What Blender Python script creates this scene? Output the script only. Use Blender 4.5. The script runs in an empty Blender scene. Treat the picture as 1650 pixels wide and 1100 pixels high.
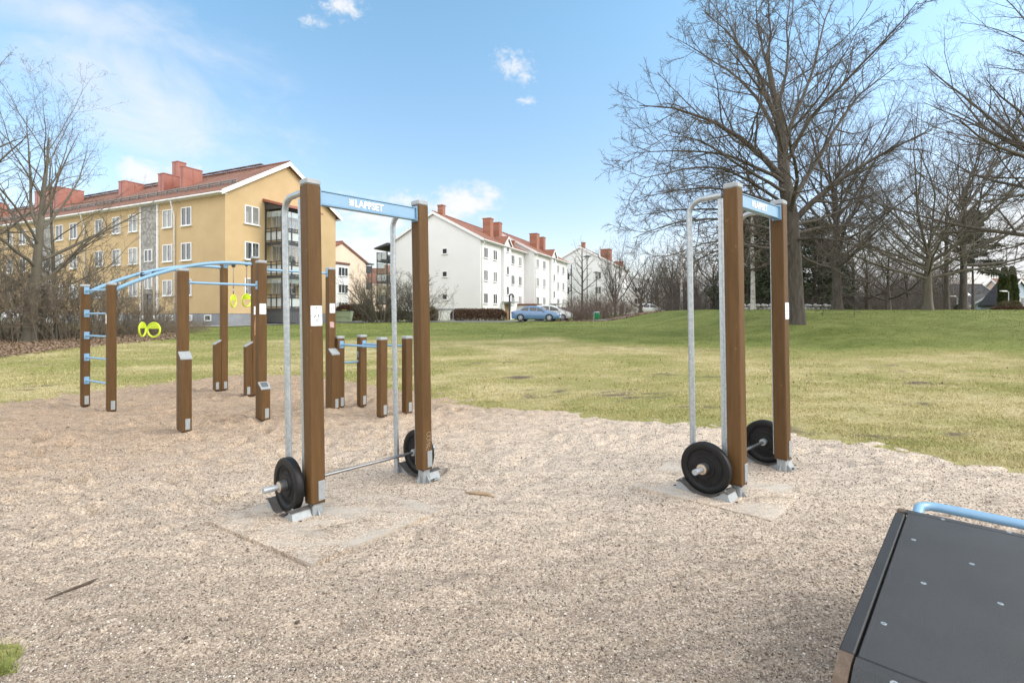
import bpy, math, random
import numpy as np
from mathutils import Vector, Matrix

S = bpy.context.scene
COL = S.collection
PI = math.pi
F, CX, HY, EYE = 800.0, 825.0, 505.0, 1.66      # focal length in photo pixels, principal column, horizon row, eye height


def sm(t):
    t = np.clip(t, 0, 1)
    return t * t * (3 - 2 * t)


def ground(x, y):
    """height of the terrain (metres)"""
    x = np.asarray(x, float); y = np.asarray(y, float)
    base = 0.85 * sm((y - 11) / 30)
    hill = 1.05 * sm((x - 8) / 7.5) * sm((y - 12) / 24) * (1 - 0.45 * sm((y - 44) / 25))
    side = 0.07 * sm((x - 0.3) / 1.4)
    return base + hill + side


def gz(x, y):
    return float(ground(x, y))


def at(u, v, Y):
    return Vector(((u - CX) / F * Y, Y, EYE + (HY - v) / F * Y))


# ------------------------------------------------------------------ noise
def vnoise(x, y, seed=0):
    xi = np.floor(x).astype(np.int64); yi = np.floor(y).astype(np.int64)
    xf = x - xi; yf = y - yi
    def h(a, b):
        n = (a * 374761393 + b * 668265263 + seed * 974711) & 0xffffffff
        n = ((n ^ (n >> 13)) * 1274126177) & 0xffffffff
        return ((n ^ (n >> 16)) & 0xffff) / 65535.0
    u = xf * xf * (3 - 2 * xf); w = yf * yf * (3 - 2 * yf)
    return (h(xi, yi) * (1 - u) + h(xi + 1, yi) * u) * (1 - w) + (h(xi, yi + 1) * (1 - u) + h(xi + 1, yi + 1) * u) * w


def fbm(x, y, o=4, seed=0):
    s = 0; a = 0.5
    for k in range(o):
        s = s + a * vnoise(x * 2 ** k + 17.3 * k, y * 2 ** k + 5.1 * k, seed + k); a *= 0.5
    return s


# ------------------------------------------------------------------ materials
MATS = {}


def nodes_of(name):
    m = bpy.data.materials.new(name); m.use_nodes = True
    nt = m.node_tree; b = nt.nodes['Principled BSDF']
    return m, nt, b


def N(nt, kind, **kw):
    n = nt.nodes.new(kind)
    for k, v in kw.items():
        if k in n.inputs.keys() if isinstance(k, str) else False:
            n.inputs[k].default_value = v
        else:
            setattr(n, k, v)
    return n


def ramp(nt, stops):
    r = nt.nodes.new('ShaderNodeValToRGB')
    e = r.color_ramp.elements
    while len(e) < len(stops): e.new(0.5)
    for el, (p, c) in zip(e, stops):
        el.position = p; el.color = (c[0], c[1], c[2], 1) if not isinstance(c, (int, float)) else (c, c, c, 1)
    return r


def mat(name, c1, c2=None, scale=8.0, rough=0.7, bump=0.0, bscale=None, metal=0.0, stretch=(1, 1, 1), detail=5, spec=0.5, lo=0.3, hi=0.7, coat=0.0, obj_var=0.0):
    """two-tone noise material in object coordinates with an optional bump"""
    m, nt, b = nodes_of(name)
    c2 = c2 or tuple(x * 0.8 for x in c1)
    tc = N(nt, 'ShaderNodeTexCoord'); mp = N(nt, 'ShaderNodeMapping'); mp.inputs['Scale'].default_value = stretch
    nt.links.new(tc.outputs['Object'], mp.inputs['Vector'])
    no = N(nt, 'ShaderNodeTexNoise'); no.inputs['Scale'].default_value = scale; no.inputs['Detail'].default_value = detail
    no.inputs['Roughness'].default_value = 0.6
    nt.links.new(mp.outputs[0], no.inputs['Vector'])
    r = ramp(nt, [(lo, c1), (hi, c2)])
    nt.links.new(no.outputs['Fac'], r.inputs[0])
    out = r.outputs[0]
    if obj_var:
        oi = N(nt, 'ShaderNodeObjectInfo'); hs = N(nt, 'ShaderNodeHueSaturation')
        mr = N(nt, 'ShaderNodeMapRange'); mr.inputs['To Min'].default_value = 1 - obj_var; mr.inputs['To Max'].default_value = 1 + obj_var
        nt.links.new(oi.outputs['Random'], mr.inputs['Value']); nt.links.new(mr.outputs[0], hs.inputs['Value'])
        nt.links.new(out, hs.inputs['Color']); out = hs.outputs[0]
    nt.links.new(out, b.inputs['Base Color'])
    b.inputs['Roughness'].default_value = rough; b.inputs['Metallic'].default_value = metal
    b.inputs['Specular IOR Level'].default_value = spec; b.inputs['Coat Weight'].default_value = coat
    if bump:
        n2 = N(nt, 'ShaderNodeTexNoise'); n2.inputs['Scale'].default_value = bscale or scale * 4; n2.inputs['Detail'].default_value = 4
        nt.links.new(mp.outputs[0], n2.inputs['Vector'])
        bp = N(nt, 'ShaderNodeBump'); bp.inputs['Strength'].default_value = bump; bp.inputs['Distance'].default_value = 0.02
        nt.links.new(n2.outputs['Fac'], bp.inputs['Height']); nt.links.new(bp.outputs[0], b.inputs['Normal'])
    MATS[name] = m
    return m


def mixc(nt, fac, a, b):
    mx = N(nt, 'ShaderNodeMix', data_type='RGBA')
    for s, val in ((mx.inputs[0], fac), (mx.inputs[6], a), (mx.inputs[7], b)):
        if isinstance(val, (int, float)): s.default_value = val
        elif isinstance(val, tuple): s.default_value = (val[0], val[1], val[2], 1)
        else: nt.links.new(val, s)
    return mx.outputs[2]


# ------------------------------------------------------------------ mesh builder
ROOTM = {}


class MB:
    def __init__(s):
        s.v = []; s.f = []; s.mi = []; s.cur = 0

    def add(s, vs, fs):
        o = len(s.v)
        s.v.extend([tuple(p) for p in vs])
        for f in fs:
            s.f.append([i + o for i in f]); s.mi.append(s.cur)
        return s

    def box(s, c, d, R=None, ch=0.0):
        hx, hy, hz = d[0] / 2, d[1] / 2, d[2] / 2
        c = Vector(c)
        T = (lambda p: c + (R @ Vector(p) if R is not None else Vector(p)))
        if ch <= 0:
            vs = [T((sx * hx, sy * hy, sz * hz)) for sz in (-1, 1) for sy in (-1, 1) for sx in (-1, 1)]
            return s.add(vs, [(0, 2, 3, 1), (4, 5, 7, 6), (0, 1, 5, 4), (2, 6, 7, 3), (0, 4, 6, 2), (1, 3, 7, 5)])
        ch = min(ch, hx * 0.9, hy * 0.9, hz * 0.9)
        idx = {}; vs = []
        for sx in (-1, 1):
            for sy in (-1, 1):
                for sz in (-1, 1):
                    for a in range(3):
                        h = [hx - ch, hy - ch, hz - ch]; h[a] += ch
                        idx[(sx, sy, sz, a)] = len(vs)
                        vs.append(T((sx * h[0], sy * h[1], sz * h[2])))
        fs = []
        for a in range(3):
            b, g = (a + 1) % 3, (a + 2) % 3
            for sa in (-1, 1):
                q = []
                for sb, sg in ((-1, -1), (1, -1), (1, 1), (-1, 1)):
                    k = [0, 0, 0]; k[a] = sa; k[b] = sb; k[g] = sg
                    q.append(idx[(*k, a)])
                fs.append(q if sa > 0 else q[::-1])
            for sb in (-1, 1):
                for sg in (-1, 1):
                    k0 = [0, 0, 0]; k0[a] = -1; k0[b] = sb; k0[g] = sg
                    k1 = list(k0); k1[a] = 1
                    q = [idx[(*k0, b)], idx[(*k1, b)], idx[(*k1, g)], idx[(*k0, g)]]
                    fs.append(q if sb * sg < 0 else q[::-1])
        for sx in (-1, 1):
            for sy in (-1, 1):
                for sz in (-1, 1):
                    q = [idx[(sx, sy, sz, a)] for a in range(3)]
                    fs.append(q if sx * sy * sz > 0 else q[::-1])
        return s.add(vs, fs)

    def tube(s, pts, r, n=10, caps=True):
        pts = [Vector(p) for p in pts]
        rr = r if isinstance(r, (list, tuple)) else [r] * len(pts)
        t0 = (pts[1] - pts[0]).normalized()
        ref = Vector((0, 0, 1)) if abs(t0.z) < 0.9 else Vector((1, 0, 0))
        nrm = t0.cross(ref).normalized()
        vs = []
        for i, p in enumerate(pts):
            t = (pts[min(i + 1, len(pts) - 1)] - pts[max(i - 1, 0)]).normalized()
            nrm = (nrm - t * nrm.dot(t)).normalized()
            bn = t.cross(nrm)
            for k in range(n):
                a = 2 * PI * k / n
                vs.append(p + (nrm * math.cos(a) + bn * math.sin(a)) * rr[i])
        fs = []
        for i in range(len(pts) - 1):
            for k in range(n):
                k2 = (k + 1) % n
                fs.append((i * n + k, i * n + k2, (i + 1) * n + k2, (i + 1) * n + k))
        if caps:
            fs.append(list(range(n))[::-1]); fs.append([(len(pts) - 1) * n + k for k in range(n)])
        return s.add(vs, fs)

    def lathe(s, o, axis, prof, n=32):
        """prof: (radius, height along axis) list"""
        o = Vector(o); ax = Vector(axis).normalized()
        e1 = ax.cross(Vector((0, 0, 1)) if abs(ax.z) < 0.9 else Vector((1, 0, 0))).normalized(); e2 = ax.cross(e1)
        vs = []
        for r, h in prof:
            for k in range(n):
                a = 2 * PI * k / n
                vs.append(o + ax * h + (e1 * math.cos(a) + e2 * math.sin(a)) * max(r, 1e-5))
        fs = []
        for i in range(len(prof) - 1):
            for k in range(n):
                k2 = (k + 1) % n
                fs.append((i * n + k, i * n + k2, (i + 1) * n + k2, (i + 1) * n + k))
        return s.add(vs, fs)

    def prism(s, poly, o, ex, ey, d):
        """poly in the (ex, ey) plane at o, pushed along vector d"""
        o, ex, ey, d = Vector(o), Vector(ex), Vector(ey), Vector(d)
        n = len(poly)
        a = [o + ex * p[0] + ey * p[1] for p in poly]
        vs = a + [p + d for p in a]
        fs = [list(range(n))[::-1], [n + i for i in range(n)]]
        for i in range(n):
            j = (i + 1) % n
            fs.append((i, j, n + j, n + i))
        if ex.cross(ey).dot(d) < 0:
            fs = [f[::-1] for f in fs]
        return s.add(vs, fs)

    def quad(s, a, b, c, d):
        return s.add([a, b, c, d], [(0, 1, 2, 3)])

    def build(s, name, m, parent=None, smooth=False, world=False):
        me = bpy.data.meshes.new(name)
        v = s.v
        if world and parent is not None:
            Mi = ROOTM.get(parent.name, Matrix.Identity(4)).inverted()
            v = [tuple(Mi @ Vector(p)) for p in v]
        me.from_pydata(v, [], s.f)
        ms = m if isinstance(m, (list, tuple)) else [m]
        for q in ms: me.materials.append(q)
        if len(ms) > 1: me.polygons.foreach_set('material_index', s.mi)
        if smooth:
            me.polygons.foreach_set('use_smooth', [True] * len(me.polygons))
            if smooth is not True: me.set_sharp_from_angle(angle=math.radians(smooth))
        me.update()
        return link(name, me, parent)


def link(name, me, parent=None):
    o = bpy.data.objects.new(name, me); COL.objects.link(o)
    if parent is not None:
        o.parent = parent; ROOTM[o.name] = ROOTM.get(parent.name, Matrix.Identity(4))
    return o


def np_mesh(name, verts, faces, m, parent=None, smooth=False, attr=None):
    """verts (n,3), faces (k,3|4) numpy arrays"""
    me = bpy.data.meshes.new(name)
    verts = np.asarray(verts, np.float32); faces = np.asarray(faces, np.int32)
    k, w = faces.shape
    me.vertices.add(len(verts)); me.vertices.foreach_set('co', verts.ravel())
    me.loops.add(k * w); me.loops.foreach_set('vertex_index', faces.ravel())
    me.polygons.add(k); me.polygons.foreach_set('loop_start', np.arange(0, k * w, w, dtype=np.int32))
    me.update(calc_edges=True)
    for q in (m if isinstance(m, (list, tuple)) else [m]): me.materials.append(q)
    if smooth: me.polygons.foreach_set('use_smooth', np.ones(k, bool))
    if attr is not None:
        for an, av in (attr if isinstance(attr, dict) else {'tone': attr}).items():
            a = me.attributes.new(an, 'FLOAT', 'POINT'); a.data.foreach_set('value', np.asarray(av, np.float32))
    me.update()
    return link(name, me, parent)


def tag(o, label=None, cat=None, group=None, kind=None):
    if label: o['label'] = label
    if cat: o['category'] = cat
    if group: o['group'] = group
    if kind: o['kind'] = kind
    return o


def thing(name, label, cat, loc=(0, 0, 0), rz=0.0, group=None):
    o = bpy.data.objects.new(name, None); COL.objects.link(o)
    o.location = loc; o.rotation_euler = (0, 0, rz); o.empty_display_size = 0.2
    ROOTM[o.name] = Matrix.Translation(Vector(loc)) @ Matrix.Rotation(rz, 4, 'Z')
    return tag(o, label, cat, group)


def dup(root, loc, rz=0.0, label=None, scale=None, name=None):
    def cp(o, parent):
        c = o.copy(); COL.objects.link(c); c.parent = parent
        for ch in list(o.children): cp(ch, c)
        return c
    r = cp(root, None); r.location = loc; r.rotation_euler = (0, 0, rz)
    if scale: r.scale = (scale, scale, scale) if isinstance(scale, (int, float)) else scale
    if label: r['label'] = label
    return r


def text_mesh(name, body, size, m, parent, M4, bold=0.0, extrude=0.001, sx=1.0):
    cu = bpy.data.curves.new('lettering', 'FONT'); cu.body = body; cu.size = size; cu.extrude = extrude; cu.offset = bold
    cu.resolution_u = 4
    tmp = bpy.data.objects.new('lettering_source', cu); COL.objects.link(tmp)
    bpy.context.view_layer.update()
    me = bpy.data.meshes.new_from_object(tmp.evaluated_get(bpy.context.evaluated_depsgraph_get()))
    bpy.data.objects.remove(tmp); bpy.data.curves.remove(cu)
    co = np.zeros(len(me.vertices) * 3); me.vertices.foreach_get('co', co); co = co.reshape(-1, 3)
    w = co[:, 0].max() - co[:, 0].min(); co[:, 0] -= co[:, 0].min(); co[:, 0] *= sx / w if sx else 1
    hom = np.c_[co, np.ones(len(co))] @ np.array(M4).T
    me.vertices.foreach_set('co', hom[:, :3].ravel().astype(np.float32))
    me.materials.clear(); me.materials.append(m); me.update(); me.name = name
    return link(name, me, parent)
# ------------------------------------------------------------------ material set
wood = mat('brown_stained_wood', (0.083, 0.0425, 0.0145), (0.117, 0.062, 0.0230), 5, 0.6, 0.2, 60, stretch=(5, 5, .5), spec=0.22, obj_var=0.10)
def wear(m):
    """scuffs and pale specks on the stain"""
    nt = m.node_tree; b = nt.nodes['Principled BSDF']
    src = b.inputs['Base Color'].links[0].from_socket
    tc = N(nt, 'ShaderNodeTexCoord'); mp = N(nt, 'ShaderNodeMapping'); mp.inputs['Scale'].default_value = (26, 26, 9)
    nt.links.new(tc.outputs['Object'], mp.inputs[0])
    no = N(nt, 'ShaderNodeTexNoise'); no.inputs['Scale'].default_value = 1.0; no.inputs['Detail'].default_value = 6
    nt.links.new(mp.outputs[0], no.inputs['Vector'])
    r = ramp(nt, [(0.70, 0.0), (0.76, 0.8)])
    nt.links.new(no.outputs['Fac'], r.inputs[0])
    nt.links.new(mixc(nt, r.outputs[0], src, (0.23, 0.14, 0.08)), b.inputs['Base Color'])
wear(wood)
capm = mat('grey_cast_cap', (0.32, 0.335, 0.345), (0.26, 0.275, 0.285), 20, 0.45, 0.1, 80, metal=0.0)
galv = mat('galvanised_steel', (0.46, 0.49, 0.51), (0.30, 0.33, 0.35), 38, 0.42, 0.05, 90, metal=0.55, detail=3)
galvp = mat('pale_galvanised_plate', (0.33, 0.35, 0.36), (0.25, 0.27, 0.28), 30, 0.55, metal=0.2)
blue = mat('light_blue_paint', (0.195, 0.345, 0.50), (0.175, 0.315, 0.46), 14, 0.33, 0.03, 60, spec=0.5)
white = mat('white_print', (0.82, 0.82, 0.81), (0.76, 0.77, 0.77), 12, 0.45)
signm = mat('white_sign_board', (0.72, 0.73, 0.74), (0.66, 0.67, 0.69), 9, 0.35)
inkm = mat('dark_print', (0.06, 0.06, 0.07), (0.10, 0.10, 0.11), 40, 0.5)
inkp = mat('pale_blue_print', (0.45, 0.62, 0.74), (0.40, 0.56, 0.70), 40, 0.5)
inkr = mat('pink_print', (0.62, 0.30, 0.36), (0.55, 0.26, 0.32), 40, 0.5)
rubber = mat('black_rubber', (0.006, 0.006, 0.0065), (0.014, 0.0135, 0.013), 14, 0.5, 0.15, 90, lo=0.4, hi=0.85, spec=0.3)
matr = mat('dusty_rubber_mat', (0.035, 0.034, 0.033), (0.10, 0.09, 0.08), 12, 0.75, 0.2, 90)
steel = mat('bare_steel_bar', (0.26, 0.26, 0.26), (0.19, 0.19, 0.19), 60, 0.38, metal=0.8)
zinc = mat('grey_primed_sleeve', (0.38, 0.40, 0.42), (0.31, 0.33, 0.35), 25, 0.45, metal=0.3)
tan = mat('tan_bushing', (0.55, 0.42, 0.28), (0.45, 0.33, 0.21), 40, 0.6)
boltm = mat('dark_bolt', (0.05, 0.04, 0.035), (0.12, 0.06, 0.03), 60, 0.5, metal=0.5)
lime = mat('lime_plastic', (0.58, 0.72, 0.02), (0.52, 0.66, 0.02), 20, 0.35)
webbing = mat('beige_rope', (0.30, 0.25, 0.19), (0.22, 0.18, 0.14), 90, 0.85, stretch=(1, 1, 4))
blackp = mat('black_plastic', (0.016, 0.016, 0.018), (0.025, 0.025, 0.027), 30, 0.45)
hpl = mat('dark_grey_laminate', (0.026, 0.0265, 0.0275), (0.037, 0.0375, 0.039), 3.0, 0.48, 0.5, 420, detail=8, lo=0.35, hi=0.65, spec=0.42)
hple = mat('dark_grey_edge_strip', (0.026, 0.0265, 0.028), (0.034, 0.0345, 0.036), 5, 0.6, 0.15, 300, spec=0.3)
rawwood = mat('weathered_brown_rail', (0.135, 0.092, 0.062), (0.085, 0.052, 0.031), 9, 0.65, 0.3, 60, stretch=(4, 4, 1))
def add_dust(m):
    nt = m.node_tree; b = nt.nodes['Principled BSDF']
    src = b.inputs['Base Color'].links[0].from_socket
    tc = N(nt, 'ShaderNodeTexCoord')
    no = N(nt, 'ShaderNodeTexNoise'); no.inputs['Scale'].default_value = 260; no.inputs['Detail'].default_value = 2
    nb = N(nt, 'ShaderNodeTexNoise'); nb.inputs['Scale'].default_value = 2.6; nb.inputs['Detail'].default_value = 4
    for q in (no, nb): nt.links.new(tc.outputs['Object'], q.inputs['Vector'])
    r1 = ramp(nt, [(0.66, 0.0), (0.72, 1.0)]); r2 = ramp(nt, [(0.45, 0.0), (0.7, 0.9)])
    nt.links.new(no.outputs['Fac'], r1.inputs[0]); nt.links.new(nb.outputs['Fac'], r2.inputs[0])
    mu = N(nt, 'ShaderNodeMath', operation='MULTIPLY'); nt.links.new(r1.outputs[0], mu.inputs[0]); nt.links.new(r2.outputs[0], mu.inputs[1])
    c = mixc(nt, mu.outputs[0], src, (0.22, 0.20, 0.18))
    # long scratches
    mp = N(nt, 'ShaderNodeMapping'); mp.inputs['Scale'].default_value = (9, 0.7, 1); mp.inputs['Rotation'].default_value = (0, 0, 0.5)
    nt.links.new(tc.outputs['Object'], mp.inputs[0])
    vo = N(nt, 'ShaderNodeTexVoronoi', feature='DISTANCE_TO_EDGE'); vo.inputs['Scale'].default_value = 1.0
    nt.links.new(mp.outputs[0], vo.inputs['Vector'])
    r3 = ramp(nt, [(0.0, 0.35), (0.006, 0.0)]); nt.links.new(vo.outputs['Distance'], r3.inputs[0])
    c = mixc(nt, r3.outputs[0], c, (0.02, 0.02, 0.022))
    nt.links.new(c, b.inputs['Base Color'])
add_dust(hpl)

yellow = mat('yellow_render', (0.445, 0.318, 0.165), (0.515, 0.375, 0.21), 0.55, 0.9, 0.35, 22, detail=7)
plinthm = mat('grey_plinth_render', (0.20, 0.21, 0.23), (0.26, 0.27, 0.29), 1.5, 0.9, 0.3, 30)
creamw = mat('cream_render', (0.66, 0.52, 0.40), (0.72, 0.58, 0.45), 0.6, 0.9, 0.2, 25)
whitew = mat('off_white_render', (0.71, 0.705, 0.695), (0.755, 0.75, 0.74), 0.35, 0.9, 0.25, 25, detail=7)
whitet = mat('white_trim', (0.78, 0.78, 0.77), (0.72, 0.72, 0.71), 3, 0.6)
stonep = mat('grey_stone_cladding', (0.20, 0.19, 0.175), (0.36, 0.345, 0.32), 3.5, 0.85, 0.5, 14, detail=6, lo=0.4, hi=0.6)
darkmetal = mat('charcoal_balcony_metal', (0.035, 0.037, 0.042), (0.05, 0.052, 0.057), 8, 0.5)
frost = mat('frosted_balcony_panel', (0.50, 0.54, 0.53), (0.44, 0.48, 0.48), 1.2, 0.25)
redmetal = mat('red_sheet_metal', (0.26, 0.088, 0.06), (0.32, 0.12, 0.085), 1.6, 0.5, 0.15, 3)
door_m = mat('varnished_oak_door', (0.34, 0.20, 0.08), (0.26, 0.15, 0.06), 6, 0.5, stretch=(4, 4, .5))
greydoor = mat('dark_entrance_glazing', (0.03, 0.032, 0.035), (0.06, 0.06, 0.062), 4, 0.2)
asphalt = mat('asphalt', (0.20, 0.195, 0.19), (0.26, 0.25, 0.245), 3, 0.9, 0.3, 60)

def tiles(name, c1, c2, c3):
    m, nt, b = nodes_of(name)
    tc = N(nt, 'ShaderNodeTexCoord'); mp = N(nt, 'ShaderNodeMapping')
    nt.links.new(tc.outputs['Object'], mp.inputs[0])
    n1 = N(nt, 'ShaderNodeTexNoise'); n1.inputs['Scale'].default_value = 0.5; n1.inputs['Detail'].default_value = 8
    n2 = N(nt, 'ShaderNodeTexNoise'); n2.inputs['Scale'].default_value = 9; n2.inputs['Detail'].default_value = 2
    nt.links.new(mp.outputs[0], n1.inputs['Vector']); nt.links.new(mp.outputs[0], n2.inputs['Vector'])
    r = ramp(nt, [(0.3, c1), (0.55, c2), (0.75, c3)]); nt.links.new(n1.outputs['Fac'], r.inputs[0])
    r2 = ramp(nt, [(0.3, 0.65), (0.7, 1.15)]); nt.links.new(n2.outputs['Fac'], r2.inputs[0])
    mx = N(nt, 'ShaderNodeMix', data_type='RGBA', blend_type='MULTIPLY'); mx.inputs[0].default_value = 1
    nt.links.new(r.outputs[0], mx.inputs[6]); nt.links.new(r2.outputs[0], mx.inputs[7])
    nt.links.new(mx.outputs[2], b.inputs['Base Color']); b.inputs['Roughness'].default_value = 0.85
    wx = N(nt, 'ShaderNodeTexWave', wave_type='BANDS', bands_direction='X', wave_profile='SIN'); wx.inputs['Scale'].default_value = 1.05
    wy = N(nt, 'ShaderNodeTexWave', wave_type='BANDS', bands_direction='Z', wave_profile='SAW'); wy.inputs['Scale'].default_value = 1.6
    nt.links.new(mp.outputs[0], wx.inputs['Vector']); nt.links.new(mp.outputs[0], wy.inputs['Vector'])
    ad = N(nt, 'ShaderNodeMath', operation='ADD'); nt.links.new(wx.outputs['Fac'], ad.inputs[0]); nt.links.new(wy.outputs['Fac'], ad.inputs[1])
    bp = N(nt, 'ShaderNodeBump'); bp.inputs['Strength'].default_value = 0.7; bp.inputs['Distance'].default_value = 0.05
    nt.links.new(ad.outputs[0], bp.inputs['Height']); nt.links.new(bp.outputs[0], b.inputs['Normal'])
    return m
rooft = tiles('red_clay_tiles', (0.18, 0.083, 0.055), (0.235, 0.11, 0.073), (0.155, 0.088, 0.066))
roofb = tiles('brown_clay_tiles', (0.20, 0.085, 0.055), (0.27, 0.11, 0.07), (0.16, 0.085, 0.06))
roofg = tiles('dark_slate_tiles', (0.030, 0.030, 0.033), (0.042, 0.042, 0.045), (0.034, 0.033, 0.035))

def brickm(name):
    m, nt, b = nodes_of(name)
    tc = N(nt, 'ShaderNodeTexCoord'); mp = N(nt, 'ShaderNodeMapping'); mp.inputs['Rotation'].default_value = (PI / 2, 0, 0.7)
    nt.links.new(tc.outputs['Object'], mp.inputs[0])
    br = N(nt, 'ShaderNodeTexBrick'); br.inputs['Scale'].default_value = 3.0
    br.inputs['Color1'].default_value = (0.33, 0.125, 0.072, 1); br.inputs['Color2'].default_value = (0.25, 0.09, 0.053, 1); br.inputs['Mortar'].default_value = (0.34, 0.24, 0.19, 1)
    nt.links.new(mp.outputs[0], br.inputs['Vector']); nt.links.new(br.outputs[0], b.inputs['Base Color']); b.inputs['Roughness'].default_value = 0.9
    return m
brick = brickm('red_brick')

def glassm(name, a, c):
    m, nt, b = nodes_of(name)
    oi = N(nt, 'ShaderNodeObjectInfo'); r = ramp(nt, [(0.0, a), (0.45, a), (0.55, c), (1.0, tuple(x * 0.8 for x in c))]); r.color_ramp.interpolation = 'LINEAR'
    tc = N(nt, 'ShaderNodeTexCoord'); wv = N(nt, 'ShaderNodeTexNoise'); wv.inputs['Scale'].default_value = 5.0
    mp = N(nt, 'ShaderNodeMapping'); mp.inputs['Scale'].default_value = (1, 1, 0.12); nt.links.new(tc.outputs['Object'], mp.inputs[0]); nt.links.new(mp.outputs[0], wv.inputs['Vector'])
    ad = N(nt, 'ShaderNodeMath', operation='ADD'); ad.inputs[1].default_value = 0.0
    m2 = N(nt, 'ShaderNodeMath', operation='MULTIPLY_ADD'); m2.inputs[1].default_value = 0.5; m2.inputs[2].default_value = -0.25
    nt.links.new(wv.outputs['Fac'], m2.inputs[0]); nt.links.new(oi.outputs['Random'], ad.inputs[0]); nt.links.new(m2.outputs[0], ad.inputs[1])
    nt.links.new(ad.outputs[0], r.inputs[0]); nt.links.new(r.outputs[0], b.inputs['Base Color'])
    b.inputs['Roughness'].default_value = 0.06; b.inputs['Specular IOR Level'].default_value = 0.9
    return m
glass = glassm('window_glass', (0.04, 0.045, 0.05), (0.24, 0.24, 0.235))
glassd = glassm('dark_window_glass', (0.035, 0.04, 0.045), (0.10, 0.105, 0.11))
carglass = mat('car_glass', (0.018, 0.022, 0.025), (0.03, 0.034, 0.037), 2, 0.05, spec=0.9)

def clearm(name):
    m, nt, b = nodes_of(name)
    b.inputs['Base Color'].default_value = (0.9, 0.95, 0.95, 1); b.inputs['Roughness'].default_value = 0.05
    tr = N(nt, 'ShaderNodeBsdfTransparent'); tr.inputs[0].default_value = (0.95, 0.97, 0.96, 1)
    gl = N(nt, 'ShaderNodeBsdfGlossy'); gl.inputs['Roughness'].default_value = 0.03
    mx = N(nt, 'ShaderNodeMixShader'); mx.inputs[0].default_value = 0.14
    nt.links.new(tr.outputs[0], mx.inputs[1]); nt.links.new(gl.outputs[0], mx.inputs[2])
    nt.links.new(mx.outputs[0], nt.nodes['Material Output'].inputs['Surface'])
    return m
clear = clearm('clear_balcony_glass')

barkd = mat('grey_brown_bark', (0.050, 0.041, 0.033), (0.112, 0.096, 0.078), 3, 0.95, 0.9, 14, stretch=(3, 3, .6), lo=0.35, hi=0.7)
barkp = mat('pale_twig_bark', (0.120, 0.098, 0.074), (0.175, 0.146, 0.112), 1.2, 0.9)
barkt = mat('brown_twig_bark', (0.072, 0.058, 0.045), (0.118, 0.097, 0.076), 1.2, 0.9)
barkl = mat('olive_grey_bark', (0.090, 0.078, 0.058), (0.150, 0.132, 0.100), 1.5, 0.9, 0.5, 14, stretch=(2, 2, .6))
barkw = mat('greyish_wood_stems', (0.060, 0.047, 0.039), (0.105, 0.086, 0.072), 1.2, 0.9)
barkr = mat('reddish_brown_stems', (0.105, 0.074, 0.056), (0.155, 0.115, 0.090), 1.2, 0.9)
barky = mat('straw_brown_stems', (0.155, 0.120, 0.082), (0.225, 0.178, 0.125), 1.4, 0.9)
birchm = mat('birch_bark', (0.42, 0.40, 0.37), (0.10, 0.09, 0.08), 2.2, 0.85, 0.2, stretch=(1, 1, 1.6), lo=0.52, hi=0.66)

GRASS_RAMP = [(0, (0.142, 0.172, 0.040)), (0.25, (0.222, 0.246, 0.070)), (0.55, (0.280, 0.272, 0.092)), (0.8, (0.375, 0.328, 0.142)), (1, (0.50, 0.425, 0.225))]
def leafm(name, stops, rough=0.75, trans=0.15):
    m, nt, b = nodes_of(name)
    at_ = N(nt, 'ShaderNodeAttribute', attribute_name='tone'); r = ramp(nt, stops)
    nt.links.new(at_.outputs['Fac'], r.inputs[0]); nt.links.new(r.outputs[0], b.inputs['Base Color'])
    b.inputs['Roughness'].default_value = rough; b.inputs['Specular IOR Level'].default_value = 0.25
    return m
needle = leafm('dark_conifer_needles', [(0, (0.020, 0.030, 0.014)), (0.6, (0.040, 0.052, 0.024)), (1, (0.068, 0.076, 0.036))])
thujam = leafm('thuja_foliage', [(0, (0.030, 0.042, 0.012)), (0.6, (0.055, 0.070, 0.020)), (1, (0.085, 0.098, 0.030))])
hedgeb = leafm('brown_hedge_leaves', [(0, (0.060, 0.036, 0.024)), (0.6, (0.105, 0.062, 0.040)), (1, (0.150, 0.095, 0.060))])
hedgeo = leafm('olive_hedge_leaves', [(0, (0.070, 0.060, 0.030)), (0.6, (0.115, 0.095, 0.050)), (1, (0.165, 0.140, 0.080))])
limeleaf = leafm('fresh_lime_leaves', [(0, (0.14, 0.17, 0.03)), (0.6, (0.22, 0.26, 0.05)), (1, (0.30, 0.34, 0.08))])
litterm = leafm('fallen_leaf_brown', [(0, (0.12, 0.075, 0.048)), (0.5, (0.23, 0.155, 0.105)), (1, (0.36, 0.27, 0.20))])
strawm = leafm('dry_stalks', [(0, (0.15, 0.10, 0.065)), (0.5, (0.23, 0.165, 0.105)), (1, (0.33, 0.255, 0.17))])
grassm = leafm('short_grass', GRASS_RAMP, 0.8)
gravelm = leafm('gravel_stones', [(0, (0.06, 0.048, 0.040)), (0.3, (0.185, 0.148, 0.118)), (0.6, (0.335, 0.272, 0.215)), (0.85, (0.46, 0.385, 0.315)), (1, (0.66, 0.60, 0.53))], 0.9)
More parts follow.
